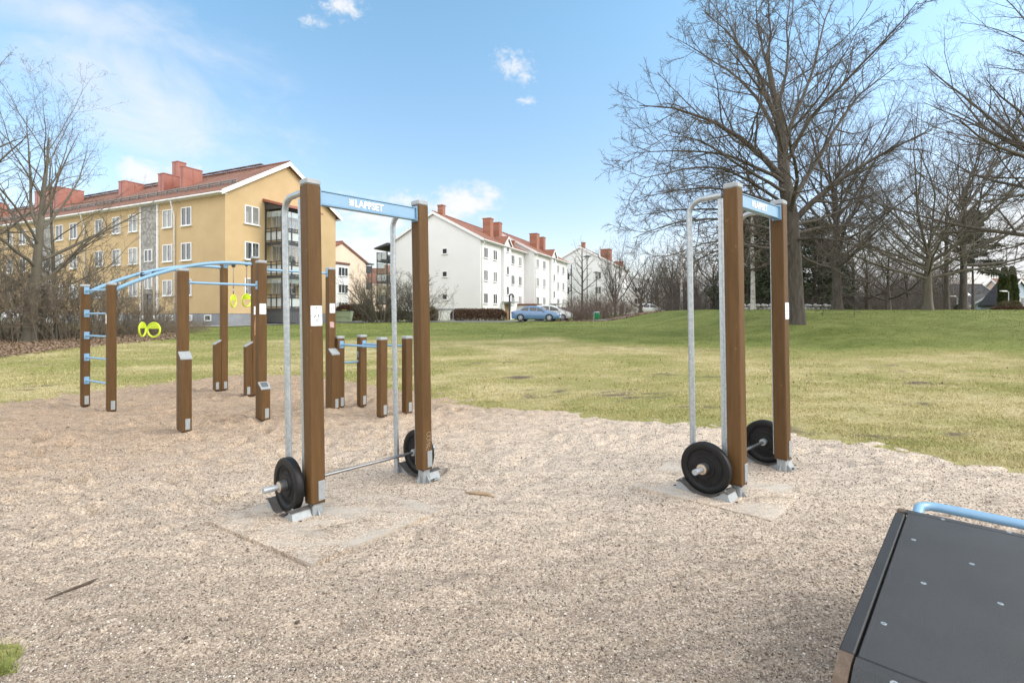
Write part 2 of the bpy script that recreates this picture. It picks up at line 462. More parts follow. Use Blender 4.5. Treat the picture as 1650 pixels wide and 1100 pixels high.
# ------------------------------------------------------------------ ground
SANDPOLY = np.array([(5.1, 5.0), (4.4, 6.1), (3.75, 6.6), (2.7, 7.0), (1.65, 7.5), (.4, 8.5), (-.7, 8.95), (-1.66, 9.8), (-2.7, 10.9), (-4.0, 12.05), (-5.6, 12.9), (-7.1, 13.1),
                     (-8.4, 11.75), (-8.9, 9.9), (-9.45, 9.1), (-9.0, 7.2), (-7.2, 5.2), (-5.0, 3.7), (-3.4, 2.75), (-2.75, 2.56), (-2.44, 2.47), (-2.35, 2.33), (-2.55, 2.12), (-3.2, 1.2), (-4, -1), (-3, -5), (5, -6), (9.5, -1), (8.5, 3.0)])


def sand_sd(x, y):
    """signed distance to the gravel outline (positive inside)"""
    P = SANDPOLY; Q = np.roll(P, -1, 0)
    d = np.full(x.shape, 1e9); ins = np.zeros(x.shape, bool)
    for (ax, ay), (bx, by) in zip(P, Q):
        ex, ey = bx - ax, by - ay
        t = np.clip(((x - ax) * ex + (y - ay) * ey) / (ex * ex + ey * ey), 0, 1)
        d = np.minimum(d, np.hypot(x - ax - t * ex, y - ay - t * ey))
        c = ((ay > y) != (by > y)) & (x < (bx - ax) * (y - ay) / (by - ay + 1e-12) + ax)
        ins ^= c
    d = np.where(ins, d, -d)
    w = np.clip(y / 6, 0.12, 1)
    return d + w * (0.34 * (fbm(x * 1.3, y * 1.3, 3, 5) - 0.45) + 0.20 * (vnoise(x * 6, y * 6, 8) - 0.5))


def footprints(x, y):
    """small hollows and ridges of the trampled gravel"""
    a = fbm(x * 2.2 + y * .6, y * 5.0, 4, 11) - 0.47
    b = fbm(x * 7.0 + y * 2, y * 13.0, 3, 21) - 0.45
    c = fbm(x * 0.7, y * 0.7, 2, 31)
    far = sm((y - 5) / 5)
    # trodden hollows with a soft rim, one per random cell
    dent = 0
    for sc, amp, sd in ((2.1, .030, 5), (3.4, .022, 9)):
        gx, gy_ = np.floor(x * sc).astype(np.int64), np.floor(y * sc).astype(np.int64)
        for i in (-1, 0, 1):
            for j in (-1, 0, 1):
                cx_, cy_ = gx + i, gy_ + j
                h = lambda k: ((((cx_ * 73856093) ^ (cy_ * 19349663) ^ (k * 83492791 + sd * 7919)) & 0xffffff) * 2654435761 >> 8 & 0xffff) / 65535.0
                px_, py_, a_, on = (cx_ + h(1)) / sc, (cy_ + h(2)) / sc, h(3) * 3.14, h(4)
                dx, dy = x - px_, y - py_; u_ = dx * np.cos(a_) + dy * np.sin(a_); v_ = -dx * np.sin(a_) + dy * np.cos(a_)
                q = (u_ / .17) ** 2 + (v_ / .085) ** 2
                dent = dent - amp * (on < .62) * (.4 + h(5)) * (np.exp(-q * 1.3) - .45 * np.exp(-(np.sqrt(q) - 1.35) ** 2 * 5))
    left = sm((1.5 - x) / 3.0)
    dent = dent * 1.9 * (.06 + .94 * np.maximum(left * sm((y - 2.6) / 2.2), .5 * sm((y - 4.2) / 2)))
    return a * (0.030 + 0.075 * far + .04 * left) * (0.5 + c) + b * (0.028 + 0.030 * far + .016 * left) + dent


SLABS = [[(-1.32, 3.26), (-2.49, 3.99), (-1.55, 5.4), (-.2, 4.65)], [(2.05, 3.76), (1.116, 4.58), (2.1, 5.9), (3.2, 4.9)]]


def slabmask(x, y):
    k = np.zeros(x.shape)
    for q in SLABS:
        d = np.full(x.shape, 1e9)
        for (ax, ay), (bx, by) in zip(q, q[1:] + q[:1]):
            L = math.hypot(bx - ax, by - ay); d = np.minimum(d, -((bx - ax) * (y - ay) - (by - ay) * (x - ax)) / L)
        dd = np.minimum(np.abs(d), 9); k = np.maximum(k, sm((d if d.max() > 0 else -d) / .25 + .9))
    return np.clip(k, 0, 1)


PATCH = [(2.15, 9.9, .95, .55), (1.1, 10.6, .5, .3), (4.75, 6.45, .34, .16), (6.1, 6.6, .36, .17), (3.1, 8.6, .5, .2), (.2, 13.0, .6, .35), (7.2, 9.0, .4, .2), (-3.3, 14.6, .6, .3), (9.5, 11.5, .6, .3), (5.2, 12.5, .7, .3)]


def bare(x, y):
    """worn earth in the turf, 0..1"""
    n = fbm(x * 3.1, y * 3.6, 3, 52); n2 = fbm(x * 5.5, y * 9.0, 3, 53)
    b = sm((fbm(x * .75, y * 1.0, 3, 51) - .60) / .10) * sm((n - .42) / .16) * .8
    for px, py, rx, ry in PATCH:
        q = np.hypot((x - px) / rx, (y - py) / ry); b = np.maximum(b, sm((1.25 - q) / .9 + (n2 - .50) * 4.5))
    return b * (y < 22)


def sheet(name, xs, ys, zf, m, mask=None, af=None):
    X, Y = (xs, ys) if xs.ndim == 2 else np.meshgrid(xs, ys)
    Z = zf(X, Y)
    r, c = X.shape
    v = np.stack([X, Y, Z], -1).reshape(-1, 3)
    i = np.arange(r * c).reshape(r, c)
    f = np.stack([i[:-1, :-1], i[:-1, 1:], i[1:, 1:], i[1:, :-1]], -1).reshape(-1, 4)
    if mask is not None:
        k = mask(X, Y).reshape(-1)
        f = f[k[f].any(1)]
        used = np.unique(f); mp = np.full(r * c, -1); mp[used] = np.arange(len(used)); v = v[used]; f = mp[f]
    return np_mesh(name, v, f, m, None, True, af(v[:, 0], v[:, 1]) if af else None)


def dryness(x, y):
    """0 = fresh green turf far out, 1 = straw-dry turf round the gravel"""
    yb = 25.5 - .52 * np.maximum(x, 0) + 7 * (fbm(x * .18, y * .18, 3, 41) - .46)
    zone = sm((yb - y) / 3.0 + .5)
    n = fbm(x * .45, y * .8, 4, 44) - .47; m = fbm(x * 2.6, y * 3.4, 3, 45) - .45
    return np.clip(.13 + .62 * zone + n * (.55 + .35 * zone) + m * .45, 0, 1)


def lawn_mat():
    m, nt, b = nodes_of('lawn_turf')
    tc = N(nt, 'ShaderNodeTexCoord')
    def noise(s, d, st=(1, 1, 1)):
        mp = N(nt, 'ShaderNodeMapping'); mp.inputs['Scale'].default_value = st; nt.links.new(tc.outputs['Object'], mp.inputs[0])
        n = N(nt, 'ShaderNodeTexNoise'); n.inputs['Scale'].default_value = s; n.inputs['Detail'].default_value = d; n.inputs['Roughness'].default_value = .65
        nt.links.new(mp.outputs[0], n.inputs['Vector']); return n.outputs['Fac']
    fine = noise(22, 4)
    dr = N(nt, 'ShaderNodeAttribute', attribute_name='dry')
    r = ramp(nt, GRASS_RAMP); nt.links.new(dr.outputs['Fac'], r.inputs[0])
    r3 = ramp(nt, [(0.3, 0.52), (0.7, 1.10)]); nt.links.new(fine, r3.inputs[0])
    mx = N(nt, 'ShaderNodeMix', data_type='RGBA', blend_type='MULTIPLY'); mx.inputs[0].default_value = 1
    nt.links.new(r.outputs[0], mx.inputs[6]); nt.links.new(r3.outputs[0], mx.inputs[7])
    be = N(nt, 'ShaderNodeAttribute', attribute_name='tone')
    r4 = ramp(nt, [(0.35, (0.070, 0.051, 0.036)), (0.65, (0.165, 0.126, 0.090))]); nt.links.new(fine, r4.inputs[0])
    c = mixc(nt, be.outputs['Fac'], mx.outputs[2], r4.outputs[0])
    nt.links.new(c, b.inputs['Base Color']); b.inputs['Roughness'].default_value = 0.95; b.inputs['Specular IOR Level'].default_value = 0.15
    bp = N(nt, 'ShaderNodeBump'); bp.inputs['Strength'].default_value = 0.8; bp.inputs['Distance'].default_value = 0.05
    nt.links.new(fine, bp.inputs['Height']); nt.links.new(bp.outputs[0], b.inputs['Normal'])
    return m


def sand_mat(name, slab=False):
    m, nt, b = nodes_of(name)
    tc = N(nt, 'ShaderNodeTexCoord')
    def noise(s, d, st=(1, 1, 1), dist=0):
        mp = N(nt, 'ShaderNodeMapping'); mp.inputs['Scale'].default_value = st; nt.links.new(tc.outputs['Object'], mp.inputs[0])
        n = N(nt, 'ShaderNodeTexNoise'); n.inputs['Scale'].default_value = s; n.inputs['Detail'].default_value = d; n.inputs['Roughness'].default_value = .65; n.inputs['Distortion'].default_value = dist
        nt.links.new(mp.outputs[0], n.inputs['Vector']); return n.outputs['Fac']
    big = noise(.7, 5); streak = noise(2.6, 6, (1, 2.4, 1), 1.0)
    vo = N(nt, 'ShaderNodeTexVoronoi'); vo.inputs['Scale'].default_value = 115; nt.links.new(tc.outputs['Object'], vo.inputs['Vector'])
    grain = ramp(nt, [(0.0, (0.0962, 0.0748, 0.0599)), (0.14, (0.1998, 0.153, 0.1166)), (0.5, (0.333, 0.253, 0.1877)), (0.85, (0.4218, 0.3298, 0.2507)), (1.0, (0.5328, 0.4488, 0.3717))])
    sep = N(nt, 'ShaderNodeSeparateColor'); nt.links.new(vo.outputs['Color'], sep.inputs[0]); nt.links.new(sep.outputs[0], grain.inputs[0])
    rb = ramp(nt, [(0.3, (0.90, 0.90, 0.91)), (0.7, (1.10, 1.07, 1.03))]); nt.links.new(big, rb.inputs[0])
    mx = N(nt, 'ShaderNodeMix', data_type='RGBA', blend_type='MULTIPLY'); mx.inputs[0].default_value = 1
    nt.links.new(grain.outputs[0], mx.inputs[6]); nt.links.new(rb.outputs[0], mx.inputs[7])
    rs = ramp(nt, [(0.30, 0.52), (0.46, 0.98), (0.7, 1.10)]); nt.links.new(streak, rs.inputs[0])  # shade of the trodden hollows painted into the colour as dark streaks
    m2 = N(nt, 'ShaderNodeMix', data_type='RGBA', blend_type='MULTIPLY'); m2.inputs[0].default_value = 1
    nt.links.new(mx.outputs[2], m2.inputs[6]); nt.links.new(rs.outputs[0], m2.inputs[7])
    c = m2.outputs[2]
    fine = ramp(nt, [(0.46, 0.0), (0.62, 0.85)]); nt.links.new(noise(1.7, 4, (1, 1.6, 1)), fine.inputs[0])
    c = mixc(nt, fine.outputs[0] if slab else 0.22, c, (0.345, 0.290, 0.238) if slab else (0.3922, 0.306, 0.2331))       # pale fine dust
    # finer, warmer sand round the monkey bars; greyer coarse gravel in front
    sx = N(nt, 'ShaderNodeSeparateXYZ'); nt.links.new(tc.outputs['Object'], sx.inputs[0])
    cmb = N(nt, 'ShaderNodeMath', operation='MULTIPLY_ADD'); nt.links.new(sx.outputs['X'], cmb.inputs[0]); cmb.inputs[1].default_value = -0.9; nt.links.new(sx.outputs['Y'], cmb.inputs[2])
    mr = N(nt, 'ShaderNodeMapRange', interpolation_type='SMOOTHSTEP'); nt.links.new(cmb.outputs[0], mr.inputs['Value']); mr.inputs['From Min'].default_value = 4.5; mr.inputs['From Max'].default_value = 12.0
    mp_ = N(nt, 'ShaderNodeMapRange', interpolation_type='SMOOTHSTEP'); nt.links.new(sx.outputs['Y'], mp_.inputs['Value']); mp_.inputs['From Min'].default_value = 2.2; mp_.inputs['From Max'].default_value = 5.2
    near = mixc(nt, mp_.outputs[0], (1.04, 1.08, 1.11), (1.50, 1.60, 1.69))       # paler and dustier towards the lawn
    tint = mixc(nt, mr.outputs[0], near, (1.08, 1.035, 0.965))
    m3 = N(nt, 'ShaderNodeMix', data_type='RGBA', blend_type='MULTIPLY'); m3.inputs[0].default_value = 1
    nt.links.new(c, m3.inputs[6]); nt.links.new(tint, m3.inputs[7]); c = m3.outputs[2]
    nt.links.new(c, b.inputs['Base Color']); b.inputs['Roughness'].default_value = 0.95; b.inputs['Specular IOR Level'].default_value = 0.2
    ad = N(nt, 'ShaderNodeMath', operation='MULTIPLY_ADD'); ad.inputs[1].default_value = 4.0
    nt.links.new(streak, ad.inputs[0]); nt.links.new(sep.outputs[1], ad.inputs[2])
    bp = N(nt, 'ShaderNodeBump'); bp.inputs['Strength'].default_value = 0.8; bp.inputs['Distance'].default_value = 0.010
    nt.links.new(ad.outputs[0], bp.inputs['Height']); nt.links.new(bp.outputs[0], b.inputs['Normal'])
    return m


lawnm, sandm, slabm = lawn_mat(), sand_mat('coarse_gravel'), sand_mat('dusty_concrete_slab', True)

ysL = np.r_[np.linspace(-60, 0, 12), np.geomspace(1, 70, 300)[0:], np.geomspace(75, 900, 30)]
uL = np.linspace(-1.9, 1.9, 420)
U, YL = np.meshgrid(uL, ysL); XL = U * (np.abs(YL) + 14)
def lawn_z(x, y):
    z = ground(x, y) + 0.03 * (fbm(x * .8, y * .8, 3, 3) - .45) * (y < 60)
    z = z + .035 * (fbm(x * 3.5, y * 4.5, 3, 14) - .45) * (y < 45)
    d = sand_sd(x, y)
    return z - 0.10 * sm(d / 0.5) - 0.02
tag(sheet('lawn_ground', XL, YL, lawn_z, lawnm, None, lambda x, y: {'tone': bare(x, y), 'dry': dryness(x, y)}), kind='structure')

ysS = np.r_[np.linspace(-6.5, .8, 14)[:-1], np.geomspace(.8, 14.2, 560)]
uS = np.linspace(-1.75, 1.9, 820)
U, YS = np.meshgrid(uS, ysS); XS = U * (np.abs(YS) * .82 + 2.2)
def sand_z(x, y):
    d = sand_sd(x, y)
    k = slabmask(x, y); kk = np.where((y < 3) & (x < -2), .25, 1)
    return ground(x, y) + footprints(x, y) * (1 - k) - .006 * k - 0.055 * (1 - sm((d + 0.32 * kk) / (0.46 * kk))) + .035 * (fbm(x * 6, y * 7, 3, 63) - .47) * (1 - sm((d - .1) / .5))
tag(sheet('gravel_ground', XS, YS, sand_z, sandm, lambda x, y: sand_sd(x, y) > -0.5), kind='structure')


def surf(x, y):
    x = np.asarray(x, float); y = np.asarray(y, float)
    return np.where(sand_sd(x, y) > 0.03, sand_z(x, y), lawn_z(x, y))


# concrete slabs under the two racks, half covered by gravel: the front corner shows, the rear sinks away
def slab(cs, z):
    P = [Vector(p) for p in cs]
    mb = MB(); n = 26
    vs = []; fs = []
    for j in range(n + 1):
        for i in range(n + 1):
            a, b_ = i / n, j / n
            p = P[0] * (1 - a) * (1 - b_) + P[1] * a * (1 - b_) + P[2] * a * b_ + P[3] * (1 - a) * b_
            e = min(a, b_)            # rear edges buried
            zz = z + 0.014 - 0.10 * max(0, (b_ - .55) / .45) ** 1.3 - 0.05 * max(0, (a - .9) / .1) ** 2
            wob = 0.010 * (fbm(np.array(p.x * 5), np.array(p.y * 5), 3, 77) - .45)
            vs.append((p.x, p.y, zz + float(wob)))
    for j in range(n):
        for i in range(n):
            k = j * (n + 1) + i
            fs.append((k, k + 1, k + n + 2, k + n + 1))
    mb.add(vs, fs)
    ring = [i for i in range(n + 1)] 
    o = len(mb.v)
    for i in range(n):
        a, b_ = vs[i], vs[i + 1]
        mb.add([a, b_, (b_[0], b_[1], b_[2] - .12), (a[0], a[1], a[2] - .12)], [(0, 3, 2, 1)])
        a, b_ = vs[i * (n + 1)], vs[(i + 1) * (n + 1)]
        mb.add([a, b_, (b_[0], b_[1], b_[2] - .12), (a[0], a[1], a[2] - .12)], [(0, 1, 2, 3)])
    return tag(mb.build('concrete_slab', slabm, None), kind='structure')
slab([(-1.32, 3.26, 0), (-2.49, 3.99, 0), (-1.55, 5.4, 0), (-.2, 4.65, 0)], 0.004)
slab([(1.116, 4.58, 0), (2.05, 3.76, 0), (3.2, 4.9, 0), (2.1, 5.9, 0)], 0.062)

# asphalt: parking road beyond the lawn, footway in front of the yellow house
def strip(name, pts, w, lift, m):
    mb = MB(); P = [Vector((p[0], p[1])) for p in pts]
    Q = []
    for a, b_ in zip(P[:-1], P[1:]):
        k = max(2, int((b_ - a).length / 2)); Q += [a.lerp(b_, i / k) for i in range(k)]
    Q.append(P[-1]); vs = []; fs = []
    for i, p in enumerate(Q):
        t = (Q[min(i + 1, len(Q) - 1)] - Q[max(i - 1, 0)]).normalized(); nn = Vector((-t.y, t.x))
        for s in range(5):
            q = p + nn * (w * (s / 4 - .5)); vs.append((q.x, q.y, gz(q.x, q.y) + lift))
        if i: 
            for s in range(4):
                k = (i - 1) * 5 + s; fs.append((k, k + 1, k + 6, k + 5))
    mb.add(vs, fs); return tag(mb.build(name, m, None, True), kind='structure')
strip('parking_road', [(-40, 52.5), (-14, 49.5), (0, 49.5), (12, 51), (30, 62), (60, 80)], 5.2, 0.02, asphalt)
strip('footway', [(-60, 46.5), (-34, 38.2), (-20.2, 34.9), (-13, 45), (-11, 48)], 1.6, 0.024, asphalt)
# ------------------------------------------------------------------ the two squat racks
def ab(u, deg=0): return u

def post_mb(x, y, h, w=.122, z0=.115):
    return MB().box((x, y, (z0 + h - .05) / 2), (w, w, h - .05 - z0), ch=.008)

def cap_mb(x, y, h, w=.128):
    m = MB(); m.box((x, y, h - .028), (w, w, .052), ch=.012); return m

def foot_mb(x, y, z=0.0):
    m = MB()
    m.box((x, y, z + .045), (.085, .085, .15), ch=.006)
    m.box((x, y, z + .111), (.112, .112, .008), ch=.003)
    for a in range(4):
        c, s = math.cos(a * PI / 2 + PI / 4 * 0), math.sin(a * PI / 2)
        m.prism([(0.042, -.02), (.085, -.02), (.085, .012), (.055, .05), (.042, .055)], (x - s * .004, y + c * .004, z), (c, s, 0), (0, 0, 1), (s * .008, -c * .008, 0))
    return m

def rack(name, label, P0, ang, L, h, toff, zb, lean):
    t = thing(name, label, 'exercise rack', (P0[0], P0[1], P0[2]), ang, 'barbell racks on the gravel')
    t.matrix_basis = Matrix.Translation(t.location) @ Matrix.Rotation(lean, 4, 'Y') @ Matrix.Rotation(ang, 4, 'Z')
    for k, px in enumerate((0.0, L)):
        p = post_mb(px, 0, h).build('post', wood, t)
        cap_mb(px, 0, h).build('cap', capm, p)
        foot_mb(px, 0).build('foot', galvp, p, 30)
        mb = MB().box((px + .026, -.0635, .215), (.058, .005, .16), ch=.002)
        for dx, dz in ((.045, .275), (.01, .155)): mb.lathe((px + dx, -.066, dz), (0, -1, 0), [(.006, 0), (.006, .003), (0, .004)], 10)
        mb.build('base_plate', galvp, p)
        mb = MB().box((px, 0, .1135), (.112, .112, .005))
        for dx in (-.05, .05):
            for dy in (-.05, .05): mb.lathe((px + dx, dy, .118), (0, 0, -1), [(.009, 0), (.009, .012), (0, .013)], 8)
        mb.build('bolt_flange', boltm, p)
        # slotted guide channel on the back of the near post
        if k: mb = MB().box((px - .020, .066, 1.38), (.066, .010, 2.46), ch=.003).build('guide_strip', galv, t)
        mb = MB().box((px - .020, .0725, 1.38), (.066, .022, 2.46), ch=.003)
        mb.box((px - .050, .098, 1.38), (.006, .029, 2.46))
        for q in range(9): mb.lathe((px - .0531, .098, .3 + q * .27), (-1, 0, 0), [(.006, 0), (.006, .002), (0, .0025)], 8)
        if not k: mb.build('guide_channel', galv, t)
        # bent tube from the head of the post down to the ground
        R = .13; zt = zb + .045; pts = [(px - .02, .085, zt), (px - .02, toff - R, zt)]
        pts += [(px - .02, toff - R + R * math.sin(a), zt - R + R * math.cos(a)) for a in np.linspace(.15, PI / 2, 9)]
        pts += [(px - .02, toff, zt - R - d) for d in (.3, .9, 1.6, zt - R + .06)]
        MB().tube(pts, .0265, 16).build('guide_tube', galv, t, 40)
    b = MB()
    b.box((L / 2, -.004, zb), (L - .146, .046, .104), ch=.004)
    b.box((L / 2, -.004, zb + .0565), (L - .146, .062, .009), ch=.002)
    b.box((L / 2, -.004, zb - .0565), (L - .146, .062, .009), ch=.002)
    beam = b.build('beam', blue, t)
    for sx in (.0665, L - .0665):
        mb = MB().box((sx, -.004, zb), (.011, .088, .150), ch=.003)
        for dy in (-.03, .03):
            for dz in (-.06, .06): mb.lathe((sx + (.005 if sx < .5 else -.005), dy, zb + dz), (1 if sx < .5 else -1, 0, 0), [(.006, 0), (.006, .005), (0, .006)], 8)
        mb.build('flange', blue, beam)
    # lettering on the face turned to the camera
    M4 = Matrix.Translation((.392, -.0292, zb - .031)) @ Matrix.Rotation(PI / 2, 4, 'X')
    text_mesh('lettering', 'LAPPSET', .088, white, beam, M4, bold=.0024, sx=.290)
    lg = MB(); y = -.0288; cx, cz, s = .359, zb, .0235
    for sx in (-1, 1):           # four petals round a pinched centre
        for sz in (-1, 1):
            poly = [(0.02, 0.02), (.30, .10), (.42, .30), (.40, .60), (.55, .92), (.95, .95), (.92, .55), (.60, .40), (.30, .42), (.10, .30)]
            poly = [(.03, .03), (.50, .03), (.42, .25), (.60, .52), (.93, .55), (.97, .97), (.55, .93), (.52, .60), (.25, .42), (.03, .50)]
            lg.prism([(sx * px_ * s, sz * pz_ * s * 1.25) for px_, pz_ in poly], (cx, y, cz), (1, 0, 0), (0, 0, 1), (0, -.001, 0))
    for a in range(4):
        c_, s_ = round(math.cos(a * PI / 2)), round(math.sin(a * PI / 2))
        poly = [(.03, 0), (.45, -.30), (.90, -.26), (.98, 0), (.90, .26), (.45, .30)]
        lg.prism([((c_ * p_ - s_ * q_) * s, (s_ * p_ + c_ * q_) * s * 1.25) for p_, q_ in poly], (cx, y - .0003, cz), (1, 0, 0), (0, 0, 1), (0, -.001, 0))
    lg.build('emblem', white, beam)
    return t

def sign(parent, x, y, z, w, h, face, rows, name='instruction_sign'):
    """white board with pictograms; face = local outward direction"""
    ex = Vector((-face[1], face[0], 0)); n = Vector((face[0], face[1], 0)); o = Vector((x, y, z))
    R = Matrix((ex, n, (0, 0, 1))).transposed()
    mb = MB().box(o + n * .003, (w, .005, h), R=R, ch=.002)
    s = mb.build(name, signm, parent)
    def fig(mb, cx, cz, k, tilt):
        def P(a, b): return o + ex * (cx + k * (a * math.cos(tilt) - b * math.sin(tilt))) + Vector((0, 0, cz + k * (a * math.sin(tilt) + b * math.cos(tilt)))) + n * .0062
        def bar(a, b, t=.10):
            d = (Vector(b) - Vector(a)).normalized(); q = Vector((-d.y, d.x)) * t
            a, b = Vector(a), Vector(b)
            mb.quad(P(*(a - q)), P(*(b - q)), P(*(b + q)), P(*(a + q)))
        hd = [P(.13 * math.cos(t), .62 + .13 * math.sin(t)) for t in np.linspace(0, 2 * PI, 9)[:-1]]
        mb.add(hd, [list(range(8))])
        bar((0, .45), (0, -.05), .13); bar((0, -.05), (-.22, -.6)); bar((0, -.05), (.2, -.6)); bar((0, .4), (-.35, .15), .07); bar((0, .4), (.33, .55), .07)
    ink = MB()
    for cx, cz, k, tl in rows: fig(ink, cx * w, cz * h, k * h, tl)
    c = o + n * .0062 + Vector((0, 0, h * .41)); q = w * .05
    ink.quad(c - ex * q + Vector((0, 0, -q)), c + ex * q + Vector((0, 0, -q)), c + ex * q + Vector((0, 0, q)), c - ex * q + Vector((0, 0, q)))
    for sx in (-1, 1):
        for sz in (-1, 0, 1):
            p = o + n * .0062 + ex * (sx * w * .43) + Vector((0, 0, sz * h * .45)); q = .0035
            ink.add([p + ex * q * math.cos(a) + Vector((0, 0, q * math.sin(a))) for a in np.linspace(0, 2 * PI, 7)[:-1]], [list(range(6))])
    ink.build('pictograms', inkm, s)
    return s, o, ex, n

LP, LA, LL, LH = (-1.617, 4.086, 0.0), math.atan2(.745, .665), 1.12, 2.762
rackL = rack('squat_rack', 'brown timber barbell rack nearest the monkey bars, with instruction sign on its front post', LP, LA, LL, LH, .43, 2.622, -.0165)
RP, RA, RL, RH = (1.975, 4.34, .062), math.atan2(.676, .737), 1.065, 2.735
rackR = rack('squat_rack', 'brown timber barbell rack in front of the huge bare oak tree', RP, RA, RL, RH, .40, 2.600, -.0165)

p0 = [c for c in rackL.children if c.name.startswith('post')]
s, o, ex, n = sign(p0[0], .004, -.0612, 1.64, .098, .165, (0, -1, 0), [(-.14, -.02, .13, -.7), (.18, .0, .13, .2), (.03, -.22, .12, 0)])
mb = MB()
for a, b_ in ((-.36, .30),):
    for k in range(10):
        x0, x1 = a + (b_ - a) * k / 10, a + (b_ - a) * (k + 1) / 10
        z0, z1 = -.30 - .03 * math.sin(k / 10 * 6), -.30 - .03 * math.sin((k + 1) / 10 * 6)
        q = [o + n * .0060 + ex * (x * .098) + Vector((0, 0, (z + dz) * .165)) for x, z, dz in ((x0, z0, -.012), (x1, z1, -.012), (x1, z1, .012), (x0, z0, .012))]
        mb.quad(*q)
mb.build('wave_print', inkp, s)
p1 = [c for c in rackR.children if c.name.startswith('post')]
s, o, ex, n = sign(p1[1], RL, -.0612, 1.61, .098, .17, (0, -1, 0), [(-.14, -.02, .13, -.7), (.18, .0, .13, .2), (.03, -.22, .12, 0)])

# scratched graffiti low on the far post of the first rack: thin pale strokes
mb = MB()
def stroke(pts, x0, z0, k):
    P = [Vector((x0 + a * k, -.0616, z0 + b * k)) for a, b in pts]
    for a, b_ in zip(P[:-1], P[1:]):
        d = (b_ - a).normalized(); q = Vector((-d.z, 0, d.x)) * .0016
        mb.quad(a - q, b_ - q, b_ + q, a + q)
oval = lambda cx, cz, rx, rz: [(cx + rx * math.cos(t), cz + rz * math.sin(t)) for t in np.linspace(0, 2 * PI, 13)]
stroke(oval(.1, 1.0, .28, .2), LL + .01, .36, .1); stroke(oval(.05, .62, .25, .18), LL + .01, .36, .1)
stroke([(-.2, .3), (.3, .42), (.1, .1), (.28, .05)], LL + .01, .36, .1); stroke([(-.3, .0), (.2, .15)], LL + .01, .36, .1)
stroke([(-.28, -.3), (.0, .0), (.1, -.28), (.25, .02)], LL + .01, .36, .1); stroke([(-.3, -.55), (-.1, -.2), (.05, -.55)], LL + .01, .36, .1)
mb.build('scratched_marks', mat('pale_scratch', (.40, .30, .21), (.34, .25, .17), 30, .8), p0[1])

# ------------------------------------------------------------------ barbells and their rests
def barbell(label, rackP, ang, xa, xb, y, zc):
    c, s_ = math.cos(ang), math.sin(ang)
    base = Vector((rackP[0] + xa * c - y * s_, rackP[1] + xa * s_ + y * c, rackP[2] + zc))
    t = thing('barbell', label, 'barbell', base, ang, 'barbells under the racks')
    D = xb - xa
    MB().tube([(.03, 0, 0), (D - .03, 0, 0)], .0145, 14).build('shaft', steel, t, 40)
    for x0, sg in ((0, -1), (D, 1)):
        mb = MB().tube([(x0 - sg * .075, 0, 0), (x0 - sg * .012, 0, 0)], .034, 18)
        mb.tube([(x0 + sg * .02, 0, 0), (x0 + sg * .205, 0, 0)], .0245, 18)
        sl = mb.build('sleeve', zinc, t, 40)
        MB().lathe((x0 + sg * .026, 0, 0), (sg, 0, 0), [(.027, 0), (.047, .001), (.047, .055), (.0455, .0565), (.026, .0565)], 28).build('collar', steel, sl, 40)
        MB().lathe((x0 + sg * .0826, 0, 0), (sg, 0, 0), [(.0255, 0), (.042, 0), (.042, .002), (.0255, .002)], 24).build('bushing', tan, sl)
        R = .225; q = .032
        prof = [(.026, q - .004), (.090, q - .004), (.094, q - .012), (.100, q - .013), (.158, q - .013), (.165, q - .003), (.170, q), (R - .010, q), (R - .003, q - .004), (R, q - .012),
                (R, -q + .012), (R - .003, -q + .004), (R - .010, -q), (.170, -q), (.165, -q + .003), (.158, -q + .013), (.100, -q + .013), (.094, -q + .012), (.090, -q + .004), (.026, -q + .004)]
        MB().lathe((x0, 0, 0), (1, 0, 0), prof, 72).build('weight_plate', rubber, t, 35)
        pl = t.children[-1]
        # worn raised characters moulded round the face (unreadable in the photograph)
        mb = MB(); rr = random.Random(5)
        for fs in (-1, 1):
            for a0, a1, k in ((.5, 2.6, 9), (3.3, 3.9, 3), (4.2, 5.4, 5), (5.9, 6.3, 2)):
                for i in range(k):
                    a = a0 + (a1 - a0) * (i + .5) / k
                    er = Vector((0, math.cos(a), math.sin(a))); et = Vector((0, -math.sin(a), math.cos(a)))
                    o = Vector((x0 + fs * (q - .0125), 0, 0)) + er * .128
                    def bar(u0, v0, u1, v1, w=.0045):
                        A = o + et * u0 + er * v0; B = o + et * u1 + er * v1; d = (B - A)
                        ln = d.length; d.normalize(); X = Vector((1, 0, 0)); sd = X.cross(d)
                        mb.box((A + B) / 2, (.005, w, ln), R=Matrix((X, sd, d)).transposed(), ch=.001)
                    bar(-.009, -.016, -.009, .016)
                    if rr.random() < .7: bar(-.009, .016, .009, .016)
                    if rr.random() < .6: bar(-.009, 0, .007, 0)
                    if rr.random() < .6: bar(-.009, -.016, .009, -.016)
                    if rr.random() < .5: bar(.009, -.016, .009, .014)
            ring = [(0.150, q - .0131), (.1515, q - .0115), (.153, q - .0131)]
            mb.lathe((x0, 0, 0), (fs, 0, 0), ring, 60)
        mb.build('moulded_marks', rubber, pl)
    return t
barbell('black plated barbell under the rack nearest the monkey bars', LP, LA, -.125, 1.215, .215, .237)
barbell('black plated barbell in the rack standing before the huge oak', RP, RA, -.155, RL + .12, .215, .237)

